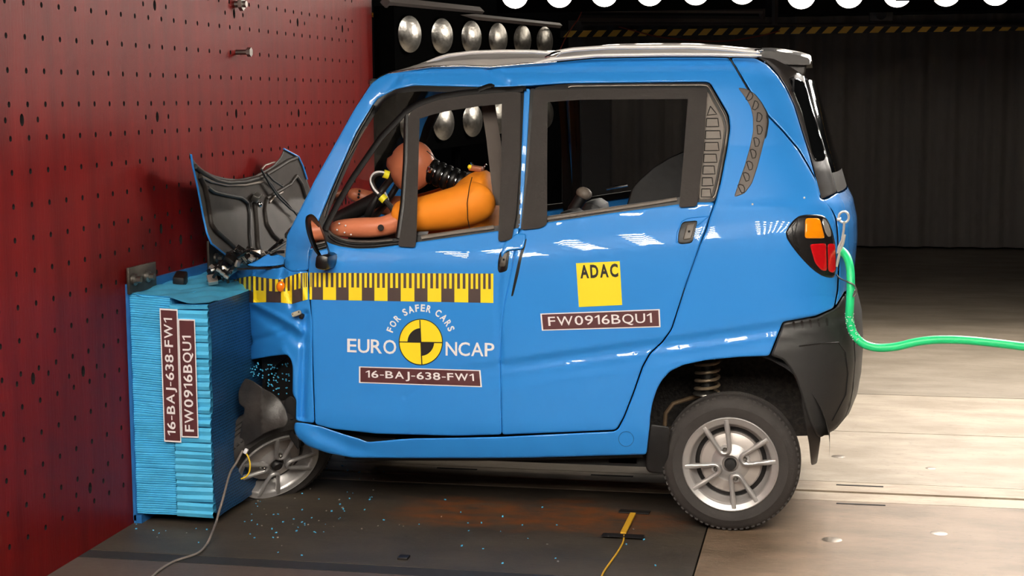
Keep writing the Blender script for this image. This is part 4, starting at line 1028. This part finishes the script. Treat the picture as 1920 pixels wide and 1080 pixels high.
# ---- wheel housings, underbody, suspension
def housing(cx, r, y0, y1, zc, zl, m, name, a0=0, a1=180):
    b = MB(); P = []
    for k in range(25):
        a = math.radians(a0 + (a1 - a0) * k / 24); P.append([Vector((cx + r * math.cos(a), y, zc + r * 1.0 * math.sin(a))) for y in (y0, y0 + (y1 - y0) * .5, y1)])
    b.loft(P, m)
    wl = [Vector((cx + r * math.cos(math.radians(a0 + (a1 - a0) * k / 24)), y1, zc + r * math.sin(math.radians(a0 + (a1 - a0) * k / 24)))) for k in range(25)]
    b.add([Vector((cx, y1, zc - .05))] + wl, [(0, k + 1, k + 2) for k in range(24)], m)
    return b.build(name, car, smooth=50)
for (y0, y1) in ((.03, .42), (CARW - .03, CARW - .42)):
    housing(pr.x + .005, .335, y0, y1, .31, 0, LINER, 'wheel_housing', -5, 185)
for (y0, y1) in ((.16, .50), (CARW - .1, CARW - .46)):
    housing(.60, .16 + .1, y0, y1, .34, 0, LINER, 'wheel_housing', 0, 180)
b = MB(); b.box((1.25, CARW / 2, .235), (1.25, CARW - .2, .05), DARK); b.box((.75, CARW / 2, .42), (.3, CARW - .2, .36), DARK)
b.box((2.32, CARW / 2, .42), (.14, CARW - .9, .3), DARK); b.box((1.74, CARW / 2, .40), (.10, CARW - .2, .36), DARK)
b.box((2.08, CARW / 2, .68), (.6, CARW - .4, .04), DARK)
b.build('underbody', car, smooth=0)
def coil(c, r, h, turns, wr, m, tilt=(0, 0)):
    pts = []
    for k in range(int(turns * 16) + 1):
        a = 2 * PI * k / 16; f_ = k / (turns * 16); pts.append(Vector(c) + Vector((r * math.cos(a) + tilt[0] * f_, r * math.sin(a) + tilt[1] * f_, h * f_)))
    b = MB(); b.tube(pts, wr, m, n=8); return b
c = atY(1325, 738, .22)
coil((c.x, .24, c.z), .042, .13, 4.5, .006, mat('spring_brown', (150, 132, 110), rough=.4, metal=.5)).build('coil_spring', car)
b = MB(); b.tube([(c.x, .24, c.z - .12), (c.x, .24, c.z + .14)], .022, BLACK, n=12); b.lathe([(0, .01), (.05, .0), (.052, -.006), (0, -.008)], STEEL, Matrix.Translation((c.x, .24, c.z + .0)), 20); b.build('shock_absorber', car)
RUST = mat('rusty_steel', (104, 84, 62), rough=.6, metal=.4, noise=.3)
b = MB(); b.tube([atY(1246, 800, .2), atY(1248, 775, .2), atY(1262, 757, .22), atY(1290, 748, .25), atY(1310, 742, .28)], .008, RUST, n=8); b.tube([atY(1240, 812, .2), atY(1262, 806, .22), atY(1300, 800, .3)], .014, RUST, n=8)
b.ball(atY(1240, 836, .14), .011, mat('bolt_light', (225, 215, 200), rough=.4), 10); b.build('suspension_arm', car)
b = MB(); b.tube([(pr.x, .15, .25), (pr.x, CARW - .15, .25)], .028, BLACK, n=12); b.tube([(.6, .35, .25), (.6, CARW - .2, .25)], .025, BLACK, n=12); b.build('axle', car)
# torn black wheel liner at the front wheel
FL = mat('torn_liner', (50, 47, 45), rough=.42, noise=.35, nscale=25, bump=.15, bscale=60)
lo = [(452, 722), (460, 709), (474, 714), (492, 727), (512, 738), (526, 750), (536, 766), (541, 788), (536, 800), (515, 805), (498, 812), (478, 824), (460, 836), (447, 845), (448, 830), (452, 800), (457, 775), (459, 765), (448, 757), (447, 735)]
def linf(uv, i):
    u, v = uv[:, 0], uv[:, 1]
    return atYs(uv, -.055 + i + .0006 * abs(u - 490) + .011 * np.sin((v - 700) / 18) + .012 * np.sin((u + v) / 22))
panel('torn_wheel_liner', lo, FL, car, step=6, er=2, fn=linf, thick=.006, smooth=80)
bar_ = [(545, 741), (556, 750), (554, 790), (550, 812), (562, 824), (560, 845), (543, 820), (538, 790), (532, 752)]
panel('torn_wheel_liner', bar_, BLACK, car, step=7, er=2, fn=lambda uv, i: atYs(uv, .09 + i), thick=.006)
# ---- bonnet flipped up against the wall
HB = mat('hood_underside', (50, 44, 40), rough=.5, noise=.35, nscale=16, spec=.3)
def hoodf(uv, i):
    uv = np.atleast_2d(np.array(uv, float)); d = rays(uv); X = np.full(len(uv), .12)
    for _ in range(12):
        t = (X - Cn[0]) / d[:, 0]; P = Cn + t[:, None] * d
        s_ = (P[:, 1] - .70) / .55; zz = (P[:, 2] - 1.1)
        Xn = .085 + .045 * s_ ** 2 + np.clip(-zz - .02, 0, 1) * .22 - i
        X = .5 * X + .5 * Xn
    t = (X - Cn[0]) / d[:, 0]; return Cn + t[:, None] * d
HO = [(354, 286), (357, 287), (364, 302), (378, 317), (402, 329), (424, 334), (446, 336), (476, 330), (493, 321), (512, 310), (526, 294), (532, 278), (545, 284), (560, 293), (567, 310), (575, 335), (584, 362), (575, 400), (560, 440), (552, 462), (538, 492), (505, 500), (470, 500), (445, 492), (430, 483), (412, 470), (393, 455), (386, 437), (379, 405), (369, 353), (359, 310)]
hood = panel('hood', HO, HB, car, step=8, er=3, fn=hoodf, thick=.014, backmat=PAINT, smooth=50, label='open hood standing up with its dark underside showing')
def hoodrib(P, r, m=HB, name='hood_rib', off=-.004, fl=1):
    pts = [Vector(p) for p in hoodf(densify(P, 6, False), off)]; b = MB(); b.tube(pts, r, m, n=8); return b.build(name, hood, smooth=70)
hoodrib([(358, 290), (361, 310), (371, 353), (381, 406), (388, 437), (396, 456), (416, 472), (434, 486)], .004, PAINT, 'hood_edge')
hoodrib([(532, 279), (560, 294), (568, 311), (576, 336)], .004, PAINT, 'hood_edge')
HBL = mat('hood_rib_metal', (120, 108, 98), rough=.3, coat=.4)
hoodrib([(366, 312), (382, 325), (404, 338), (428, 343), (460, 341), (490, 332), (515, 318), (540, 302), (556, 296)], .010, HB)
hoodrib([(376, 330), (395, 340), (425, 347), (460, 347), (492, 341)], .006, HBL)
hoodrib([(374, 330), (384, 350), (390, 380), (396, 420), (404, 432), (430, 455), (452, 476)], .011, HB)
hoodrib([(384, 345), (389, 362), (393, 400), (398, 420)], .005, HBL)
hoodrib([(390, 352), (400, 360), (430, 367), (452, 371), (464, 380), (468, 400), (468, 440), (472, 480)], .008, BLACK)
hoodrib([(478, 378), (482, 420), (484, 460), (490, 485)], .013, HB)
hoodrib([(500, 375), (497, 395), (500, 420), (512, 440), (528, 455)], .011, HB)
hoodrib([(500, 372), (520, 360), (545, 345), (556, 330), (566, 345), (574, 372)], .008, HB)
hoodrib([(505, 380), (515, 368), (530, 360)], .005, HBL)
hoodrib([(470, 470), (490, 478), (515, 468), (535, 455)], .008, HB)
b = MB(); p = Vector(hoodf([(481, 370)], -.02)[0]); b.box(p, (.03, .05, .03), STEEL, rot=(.3, .5, .2), bev=.006); b.ball(p + Vector((.01, .01, -.03)), .012, CHROME, 10); b.build('hood_latch', hood)
for P in (((496, 330), (508, 345), (520, 362), (536, 378), (556, 402), (562, 412)), ((500, 325), (512, 338), (530, 350), (528, 347)), ((490, 318), (505, 345), (522, 370), (545, 392), (558, 400))):
    hoodrib(P, .0045, BLACK, 'hood_cable', -.025)
hoodrib([(490, 318), (497, 310), (508, 306), (515, 304)], .004, HBL, 'hood_cable', -.01)
# ---- crushed front end: slam panel, headlamp scrap, debris
SCR = mat('scrap_black', (24, 22, 21), rough=.35, metal=.2); SCL = mat('scrap_light', (190, 182, 172), rough=.3, metal=.7)
b = MB(); rnd = random.Random(3)
for k in range(150):
    f_ = rnd.random(); u = 395 + f_ * 140; base = 505 - 26 * math.sin(min(f_ * 1.15, 1) * PI * .9); v = base + rnd.uniform(-10, 13) + (12 if u < 430 else 0)
    if u > 470: v = min(v, 500)
    p = atY(u, v, rnd.uniform(.12, .5))
    b.box(p, (rnd.uniform(.008, .045), rnd.uniform(.01, .05), rnd.uniform(.005, .022)), SCR if rnd.random() < .8 else SCL, rot=(rnd.uniform(-1, 1), rnd.uniform(-1.2, 1.2), rnd.uniform(-1, 1)), bev=.002)
for (u0, v0, u1, v1) in ((432, 505, 418, 525), (445, 482, 470, 470), (405, 500, 428, 530), (415, 492, 400, 520), (505, 470, 530, 450), (498, 484, 532, 472)):
    b.tube([atY(u0, v0, .14), atY((u0 + u1) / 2 + 4, (v0 + v1) / 2 - 5, .12), atY(u1, v1, .14)], .006, SCR, n=6)
for (u, v) in ((470, 487), (474, 484), (410, 507), (417, 513), (424, 519)): b.box(atY(u, v, .10), (.02, .01, .012), SCL, rot=(.3, .5, 0), bev=.003)
b.build('crushed_front_parts', car, smooth=30)
panel('slam_panel', [(462, 497), (485, 487), (500, 477), (520, 476), (534, 482), (533, 496), (510, 499), (480, 500)], PAINT, car, step=5, er=3, fn=lambda uv, i: atYs(uv, .10 + i + .0012 * (500 - uv[:, 1])), thick=.01)
b = MB()
b.tube([atY(445, 505, .08), atY(480, 503, .07), atY(510, 503.5, .07), atY(534, 497, .05)], .004, INK, n=6); b.build('fender_edge', car)
b = MB()
b.box((.42, CARW / 2, .5), (.16, CARW - .42, .6), SCR, bev=.02); b.box((.50, CARW / 2, .84), (.26, CARW - .4, .1), SCR, bev=.02); b.build('engine_bay', car, smooth=30)
b = MB(); rnd = random.Random(9)
for k in range(90):
    p = atY(rnd.uniform(468, 545), rnd.uniform(680, 742), rnd.uniform(.15, .2)); b.box(p, (.005, .004, .003), BLU, rot=(rnd.random(), rnd.random(), rnd.random()))
tag(b.build('blue_flakes', car, smooth=0), kind='stuff')
# ---- cabin
b = MB(); b.box((.80, CARW / 2, .88), (.22, CARW - .3, .3), mat('dash_grey', (40, 40, 42), rough=.6), bev=.05); b.build('dashboard', car)
def seat(x, y, name, w_=.46, back=.62, z0=.30):
    b = MB(); b.box((x - .22, y, z0 + .12), (.48, w_, .14), SEATM, bev=.05)
    b.box((x + .07, y, z0 + .12 + back / 2), (.12, w_, back), SEATM, rot=(0, .18, 0), bev=.05); o = b.build(name, car, smooth=50)
    b = MB(); b.box((x + .15, y, z0 + .16 + back + .07), (.09, .26, .16), SEATM, rot=(0, .18, 0), bev=.04); b.tube([(x + .12, y - .06, z0 + .12 + back - .03), (x + .14, y - .06, z0 + .2 + back)], .006, CHROME, n=6); b.build('headrest', o)
seat(1.36, .36, 'front_seat', .42, .50); seat(1.36, .95, 'front_seat', .42, .50)
b = MB(); b.box((1.80, CARW / 2, .68), (.40, CARW - .4, .12), SEATM, bev=.05); b.box((2.10, CARW / 2, .90), (.13, CARW - .5, .40), SEATM, rot=(0, .25, 0), bev=.06); b.build('rear_seat', car, smooth=50)
b = MB()
yb = 1.0
P = [(1185, 352), (1200, 336), (1225, 314), (1252, 297), (1283, 283), (1300, 290), (1300, 400), (1170, 402)]
panel('cargo_screen', P, SEATM, car, step=14, er=3, fn=pf(.95), thick=.02)
b = MB(); b.ball(atY(1095, 363, .6), (.032, .03, .025), mat('grip_grey', (120, 110, 100), rough=.5), 14, rot=(0, .4, 0)); b.tube([atY(1092, 368, .6), atY(1076, 392, .6), atY(1070, 430, .6)], .024, SEATM, n=12); b.build('rear_belt_stalk', car)
b = MB(); b.tube([atY(1137, 354, 1.1), atY(1177, 347, 1.1)], .006, CHROME, n=6); b.tube([atY(1192, 346, 1.1), atY(1217, 342, 1.1)], .006, CHROME, n=6); b.build('far_sill_trim', car)
BELT = mat('seat_belt_web', (78, 70, 64), rough=.7)
b = MB()
def strip(b, P, wv, m, th=.003):
    P = [Vector(p) for p in P]; wv = Vector(wv)
    secs = [[p - wv, p + wv, p + wv + Vector((0, th, 0)), p - wv + Vector((0, th, 0))] for p in P]; b.loft(secs, m, close=True, cap=True)
strip(b, [atY(915, 196, .3), atY(925, 260, .26), atY(934, 340, .22), atY(940, 385, .2)], (.026, 0, 0), BELT); b.build('seat_belt', car)
# steering wheel
Ms = Matrix.Translation(atY(725, 395, .42)) @ Matrix.Rotation(math.radians(-62), 4, 'Y')
sw = MB(); pts = []
ct = atY(722, 366, .42)
for k in range(41):
    a = 2 * PI * k / 40; pts.append(ct + Vector((.055 * math.cos(a), .17 * math.sin(a) * .9, .09 * math.cos(a) + .02 * math.sin(a))))
sw.tube(pts, .013, BLACK, n=10, cap=False); sw.tube([ct, ct + Vector((-.2, 0, -.1))], .03, BLACK, n=12); o = sw.build('steering_wheel', car, smooth=60)
# ================================================================== THE DUMMY
SKIN = mat('dummy_vinyl', (214, 128, 92), rough=.38, bump=.03, bscale=40)
SKIND = mat('dummy_vinyl_brown', (140, 84, 58), rough=.35)
ORNG = mat('orange_jacket', (250, 146, 26), rough=.7, noise=.06, nscale=8)
dm = thing('crash_test_dummy', (1.25, .38, .42), 'crash test dummy in an orange jacket slumped forward over the steering wheel', 'dummy')
def skin_body(name, verts, edges, radii, m, parent, sub=2, root=0):
    me = bpy.data.meshes.new(name); me.from_pydata([tuple(v) for v in verts], edges, []); o = bpy.data.objects.new(name, me); COL.objects.link(o); attach(o, parent)
    sk = o.modifiers.new('s', 'SKIN'); 
    if not me.skin_vertices: me.skin_vertices.new() if hasattr(me.skin_vertices, 'new') else None
    for i, r in enumerate(radii): me.skin_vertices[0].data[i].radius = (r if isinstance(r, tuple) else (r, r))
    me.skin_vertices[0].data[root].use_root = True
    ss = o.modifiers.new('u', 'SUBSURF'); ss.levels = sub; ss.render_levels = sub
    dg = bpy.context.evaluated_depsgraph_get(); dg.update(); m2 = bpy.data.meshes.new_from_object(o.evaluated_get(dg))
    o.modifiers.clear(); o.data = m2; bpy.data.meshes.remove(me); m2.name = name
    m2.materials.clear(); m2.materials.append(m); m2.polygons.foreach_set('use_smooth', [True] * len(m2.polygons))
    return o
yd = .36
pelv = Vector((1.28, yd, .62)); wa = Vector((1.27, yd, .80)); ch = atY(850, 395, yd); shc = atY(905, 350, yd); nk0 = atY(868, 340, yd); nk1 = atY(815, 322, yd); hd = atY(768, 318, yd)
verts = [pelv, wa, atY(880, 420, yd + .02), atY(880, 375, yd), atY(850, 338, yd), atY(810, 322, yd)]
radii = [(.12, .11), (.11, .10), (.11, .09), (.08, .07), .012, .016]
edges = [(0, 1), (1, 2), (2, 3), (3, 4), (4, 5)]
def limb(P, R, start):
    i = start
    for p, r in zip(P, R): verts.append(Vector(p)); radii.append(r); edges.append((i, len(verts) - 1)); i = len(verts) - 1
    return i
# near arm: sleeve to the elbow, forearm on the window sill
w1 = limb([atY(890, 372, .20), atY(830, 400, .16), atY(762, 408, .15), atY(722, 426, .13), atY(690, 427, .13), atY(640, 428, .14), atY(618, 430, .15)], [.05, .05, .05, .036, .042, .036, .026], 3)
w2 = limb([atY(880, 372, .52), atY(800, 388, .60), atY(735, 388, .62), atY(700, 378, .60), atY(672, 366, .58), atY(650, 362, .56)], [.05, .05, .046, .040, .033, .024], 3)
limb([(1.10, .26, .58), (.95, .25, .60), (.86, .25, .46), (.80, .25, .34)], [.09, .07, .055, .045], 0)
limb([(1.10, .48, .58), (.95, .49, .60), (.86, .49, .46), (.80, .49, .34)], [.09, .07, .055, .045], 0)
body = skin_body('body', verts, edges, radii, SKIN, dm)
def hand(wrist, dirv, palm, m, parent):
    d = Vector(dirv).normalized(); n = Vector(palm).normalized(); s_ = d.cross(n).normalized(); w0 = Vector(wrist)
    vs = [w0, w0 + d * .03]; ed_ = [(0, 1)]; rr = [.022, (.026, .018)]
    for k, (o_, L) in enumerate(((-.027, .062), (-.009, .072), (.009, .068), (.027, .055))):
        i0 = 1; base = w0 + d * .075 + s_ * o_
        for q, (f_, bnd) in enumerate(((0, 0), (.4, .006), (.72, .018), (1, .034))):
            vs.append(base + d * L * f_ * (1 - .1 * q) + n * bnd); rr.append(.0095 - .0008 * q); ed_.append((i0, len(vs) - 1)); i0 = len(vs) - 1
    i0 = 1
    for q in range(3):
        vs.append(w0 + d * (.035 + q * .018) + s_ * (-.03 - q * .014) + n * (.01 + q * .006)); rr.append(.0105 - q * .0008); ed_.append((i0, len(vs) - 1)); i0 = len(vs) - 1
    return skin_body('hand', vs, ed_, rr, m, parent)
hand(atY(618, 430, .15), (-1, .1, -.1), (0, .3, -1), SKIN, dm)
hand(atY(650, 362, .56), (-1, -.1, -.15), (0, -.2, -1), SKIND, dm)
# head: lofted egg bowed forward
hb = MB(); M0 = Matrix.Translation(atY(772, 312, yd)) @ Matrix.Rotation(math.radians(18), 4, 'Y')
bm = bmesh.new(); bmesh.ops.create_uvsphere(bm, u_segments=32, v_segments=20, radius=1)
vs = []
for v in bm.verts:
    x, y, z = v.co; px_ = x * .088; py_ = y * .074; pz_ = z * .098
    if z < 0: px_ *= 1 - .12 * z * z; py_ *= 1 - .25 * z * z
    if x < -.5 and abs(y) < .25 and -.35 < z < .05: px_ -= .012 * (1 - abs(y) / .25)    # nose
    if x < -.5 and abs(y) < .4 and -.62 < z < -.45: px_ += .004                        # mouth
    if x < -.5 and .1 < abs(y) < .5 and .0 < z < .2: px_ += .006                       # eye hollows
    if abs(y) > .9 and abs(x) < .25 and abs(z) < .25: py_ *= 1.07                      # ears
    vs.append(M0 @ Vector((px_, py_, pz_)))
bm.verts.index_update(); hb.add(vs, [[v.index for v in f.verts] for f in bm.faces], SKIN); bm.free()
head = hb.build('head', dm, smooth=80)
b = MB(); 
b.tube([atY(800, 283, yd - .05), atY(812, 293, yd - .04), atY(818, 300, yd)], .0018, INK, n=5); b.build('head_seam', head)
nk = MB()
for k in range(6):
    p = atY(812 + k * 13, 322 + k * 5.5, yd); ax = (atY(877, 349, yd) - atY(812, 322, yd)).normalized()
    q = ax.to_track_quat('Z', 'X').to_matrix().to_4x4(); Mn = Matrix.Translation(p) @ q
    nk.lathe([(0, -.014), (.044, -.013), (.048, -.007), (.048, .004), (.044, .009), (.0, .009)], SEAL if k % 2 == 0 or True else STEEL, Mn, 28)
    nk.lathe([(.036, .008), (.038, .013), (.036, .018)], CHROME, Mn, 28)
nk.build('neck', dm, smooth=50)['label'] = 'black ribbed neck'
b = MB(); p = atY(806, 318, yd - .045)
b.box(p, (.022, .02, .03), CHROME, rot=(.2, .4, 0), bev=.006); b.build('neck_bracket', dm)
# jacket: orange shell following torso and upper arms
def lofted(secs, m, name, parent, smooth=80):
    b = MB(); b.loft(secs, m, close=True, cap=True); o = b.build(name, parent, smooth=smooth)
    return o
def ell(c, ax, up, rx, ry, n=28):
    ax = Vector(ax).normalized(); u = Vector(up); u = (u - ax * u.dot(ax)).normalized(); s_ = ax.cross(u)
    return [Vector(c) + u * (ry * math.sin(2 * PI * k / n)) + s_ * (rx * math.cos(2 * PI * k / n)) for k in range(n)]
tors = [(500, 866, 76, .17), (470, 868, 72, .175), (440, 872, 67, .175), (405, 877, 63, .17), (378, 883, 55, .165), (355, 891, 43, .15), (338, 898, 31, .125), (328, 902, 20, .09), (322, 904, 10, .05)]
secs = []
for v, u, w_, dy in tors:
    c = atY(u, v, yd); hx = w_ / 530 * 1.06
    secs.append([c + Vector((math.copysign(abs(math.cos(2 * PI * k / 36)) ** .85, math.cos(2 * PI * k / 36)) * hx, math.copysign(abs(math.sin(2 * PI * k / 36)) ** .85, math.sin(2 * PI * k / 36)) * dy, .004 * math.sin(2 * PI * k / 36 * 3 + v * .05))) for k in range(36)])
b = MB(); b.loft(secs, ORNG, close=True, cap=True); b.build('jacket', dm, smooth=80)['label'] = 'bright orange jacket'
skin_body('sleeve', [atY(895, 366, .52), atY(850, 380, .57), atY(800, 392, .60), atY(752, 394, .62)], [(k, k + 1) for k in range(3)], [.085, .080, .068, .056], ORNG, dm, sub=2)['label'] = 'orange sleeve'
skin_body('sleeve', [atY(905, 362, .21), atY(897, 378, .17), atY(850, 391, .155), atY(800, 401, .15), atY(755, 405, .155), atY(736, 403, .16)], [(k, k + 1) for k in range(5)], [.075, .088, .080, .070, .060, .054], ORNG, dm, sub=3)['label'] = 'orange sleeve'
b = MB(); 
for P in ([(885, 332), (880, 352), (876, 380), (877, 410), (881, 432)],):
    b.tube([atY(u, v, .088) for u, v in P], .0016, INK, n=5)
b.build('jacket_seam', dm)
b = MB()
b.tube([atY(848, 330, yd), atY(880, 326, yd), atY(912, 330, yd)], .010, INK, n=8); b.box(atY(893, 316, yd - .02), (.05, .05, .02), mat('sensor_brown', (150, 80, 40), rough=.5), rot=(0, .15, 0), bev=.005)
b.ball(atY(881, 313, yd - .04), .009, YELLOW, 10); b.tube([atY(905, 318, yd), atY(912, 308, yd)], .004, CHROME, n=6); b.tube([atY(884, 304, yd), atY(890, 316, yd)], .005, CHROME, n=6)
b.build('shoulder_sensor', dm)
b = MB(); b.lathe([(0, .001), (.011, .0012), (.012, 0)], INK, Matrix.Translation(atY(714, 427, .083)) @ Rout, 16)
b.build('elbow_hole', dm)
b = MB()
for (u, v) in ((636, 419), (648, 423), (632, 431), (646, 436), (658, 440)): b.ball(atY(u, v, .098), .0035, WHITE, 8)
b.build('forearm_spots', dm)
b = MB()
for (u, v) in ((674, 358), (673, 364), (672, 370)): b.ball(atY(u, v, .545), .005, INK, 8)
b.build('wrist_joint', dm)
# black and white bundled sensor hose with yellow ties
YT = mat('yellow_tie', (236, 224, 40), rough=.5)
hpts = [atY(727, 328, .22), atY(715, 325, .21), atY(703, 328, .2), atY(697, 340, .2), atY(703, 356, .2), atY(714, 368, .2), atY(728, 382, .2), atY(738, 396, .2), atY(745, 410, .2)]
sh, out = cable('sensor_hose', hpts, .010, BLACK, 'looped black hose with white line and yellow ties in front of the dummy', 'hose')
b = MB(); b.tube([p + Vector((-.002, -.008, .006)) for p in out[:int(len(out) * .62)]], .004, WHITE, n=6); b.build('white_line', sh)
for (u, v) in ((723, 333), (720, 373)):
    k = min(range(len(out)), key=lambda i: (out[i] - atY(u, v, .2)).length); k = min(max(k, 1), len(out) - 2); b = MB(); ax = (out[k + 1] - out[k - 1]).normalized(); b.tube([out[k] - ax * .010, out[k] + ax * .010], .0155, YT, n=14); b.build('yellow_tie', sh)
# ================================================================== HOSE, HOOK, CABLES, FLOOR TAPES
GH = mat('green_hose', (40, 222, 140), rough=.4, noise=.08)
zz = .16
gp = [(1578, 470, .12), (1588, 482, .08), (1594, 505, .05), (1595, 540, .03), (1593, 580, .03), (1593, 600, .04), (1600, 625, .05), (1618, 644, .05), (1645, 652, .05), (1680, 650, .05), (1720, 641, .05), (1760, 637, .05), (1810, 638, .05), (1880, 645, .05), (1960, 655, .05)]
gh, out = cable('green_hose', [atY(u, v, Y) for u, v, Y in gp], .0142, GH, 'bright green hose curving from the car tail to the right', 'hose', n=14)
b = MB()
seg = [p for p in out if 585 < 540 - ((p - CLOC).dot(CUP)) * F / -((p - CLOC).dot(CBK)) < 640 and p.x < 2.62]
for ph in (0, PI):
    for sg in (1, -1):
        pts = []
        for i, p in enumerate(seg):
            for q in range(1):
                t = i / max(1, len(seg) - 1); ax = (seg[min(i + 1, len(seg) - 1)] - seg[max(i - 1, 0)]).normalized(); u_ = ax.cross(Vector((0, 1, 0))).normalized(); v_ = ax.cross(u_)
                a = ph + sg * t * 2 * PI * 3; pts.append(p + (u_ * math.cos(a) + v_ * math.sin(a)) * .0148)
        if len(pts) > 2: b.tube(pts, .0015, WHITE, n=5)
b.build('wire_mesh_sleeve', gh)
HOOKM = mat('hook_steel', (226, 222, 216), rough=.35, metal=.55)
hk = thing('snap_hook', atY(1580, 440, .1), 'chrome snap hook with a ring hanging on the car tail above the green hose', 'hook')
b = MB(); c = atY(1582, 407, .12); b.tube([c + Vector((.017 * math.cos(a), 0, .019 * math.sin(a))) for a in np.linspace(0, 2 * PI, 25)], .0042, HOOKM, n=8, cap=False); b.box(atY(1573, 411, .13), (.016, .03, .012), HOOKM, bev=.004); b.build('ring', hk)
b = MB(); P = [(1583, 415), (1582, 430), (1579, 450), (1572, 464), (1570, 475), (1576, 470), (1581, 455), (1584, 440)]; b.tube([atY(u, v, .10) for u, v in P], .0042, HOOKM, n=8); b.tube([atY(1577, 462, .1), atY(1573, 480, .1), atY(1568, 500, .1)], .005, HOOKM, n=8); b.build('hook', hk)
cable('retaining_wire', [atY(1568, 515, .1), atY(1575, 522, .06), atY(1586, 527, .02), atY(1598, 532, .01), atY(1605, 540, .0), atY(1606, 548, .0), atY(1600, 556, .0), atY(1603, 544, .0)], .0026, STEEL, 'thin steel wire looped from the tail lamp around the green hose', 'wire')
GC = mat('grey_cable', (120, 110, 102), rough=.5)
gpts = [atY(455, 845, -.02), atY(443, 868, -.06), atY(431, 888, -.12), atY(418, 935, -.24), atY(410, 962, -.26), atY(405, 980, -.28), atZ(396, 1003, .03), atZ(387, 1021, .008), atZ(369, 1038, .006), atZ(328, 1052, .006), atZ(300, 1068, .006), atZ(280, 1086, .006), atZ(240, 1120, .006)]
cable('grey_cable', gpts, .0042, GC, 'thin grey cable hanging from the front wheel and trailing across the floor', 'cable')
cable('yellow_wire', [atY(460, 848, -.02), atY(466, 858, -.02), atY(469, 872, -.02), atY(467, 886, -.02), atY(461, 894, -.02), atY(452, 898, -.02)], .003, mat('yellow_wire', (240, 196, 40), rough=.5), 'short yellow wire loop in front of the crumpled front wheel', 'wire')
b = MB(); b.box(atY(461, 846, -.022), (.014, .012, .02), WHITE, rot=(0, .5, 0), bev=.003); o = b.build('wire_connector'); tag(o, 'small white connector joining the grey cable and yellow wire', 'connector')
MARKY = mat('marker_yellow', (222, 170, 44), rough=.6)
def flatstrip(name, P, hw, m, z, label, cat, group=None, th=.0012):
    P = [atZ(u, v, z) for u, v in P]; b = MB(); d = (P[1] - P[0]).normalized(); s_ = Vector((-d.y, d.x, 0)) * hw
    secs = [[p - s_, p + s_, p + s_ + Vector((0, 0, th)), p - s_ + Vector((0, 0, th))] for p in P]; b.loft(secs, m, close=True, cap=True); o = b.build(name, smooth=0); tag(o, label, cat, group); return o
TB = mat('black_tape', (24, 22, 22), rough=.6)
flatstrip('floor_tape', [(1161.5, 958.7), (1218, 962)], .020, TB, .002, 'short black tape strip on the floor at the far end of the yellow marker', 'tape', 'black floor tapes', th=.004)
flatstrip('floor_tape', [(1129, 1002.5), (1207, 1006.5)], .022, TB, .008, 'longer black tape strip crossing the yellow cable on the floor', 'tape', 'black floor tapes')
yc = flatstrip('yellow_marker', [(1187, 964), (1178, 982), (1168.5, 1001)], .010, MARKY, .006, 'flat yellow marker strip held down by two black tapes', 'marker', th=.006)
cable('yellow_cable', [atZ(1170, 1004, .007), atZ(1168, 1017, .004), atZ(1158, 1035, .004), atZ(1146, 1052, .004), atZ(1131, 1074, .004), atZ(1122, 1098, .004)], .0032, MARKY, 'thin yellow cable running from the marker toward the bottom edge')
p = atZ(757, 1047, 0); b = MB(); b.box((p.x, p.y, .004), (.035, .04, .008), INK, bev=.002); tag(b.build('floor_socket'), 'small black recessed socket in the floor beside the dark strip', 'socket')
b = MB(); rnd = random.Random(5)
for k in range(150):
    f_ = rnd.random()
    if rnd.random() < .7: u, v = rnd.uniform(455, 720), rnd.uniform(865, 1010)
    else: u, v = rnd.uniform(255, 1250), rnd.uniform(930, 1060)
    p = atZ(u, v, .003); s_ = rnd.uniform(.003, .007)
    b.box(p, (s_, s_ * .8, s_ * .5), BLU if rnd.random() < .7 else SCL, rot=(rnd.uniform(-.4, .4), rnd.uniform(-.4, .4), rnd.uniform(0, 3)))
tag(b.build('floor_debris', smooth=0), 'tiny blue and pale crash fragments scattered on the floor by the front wheel', 'debris', kind='stuff')
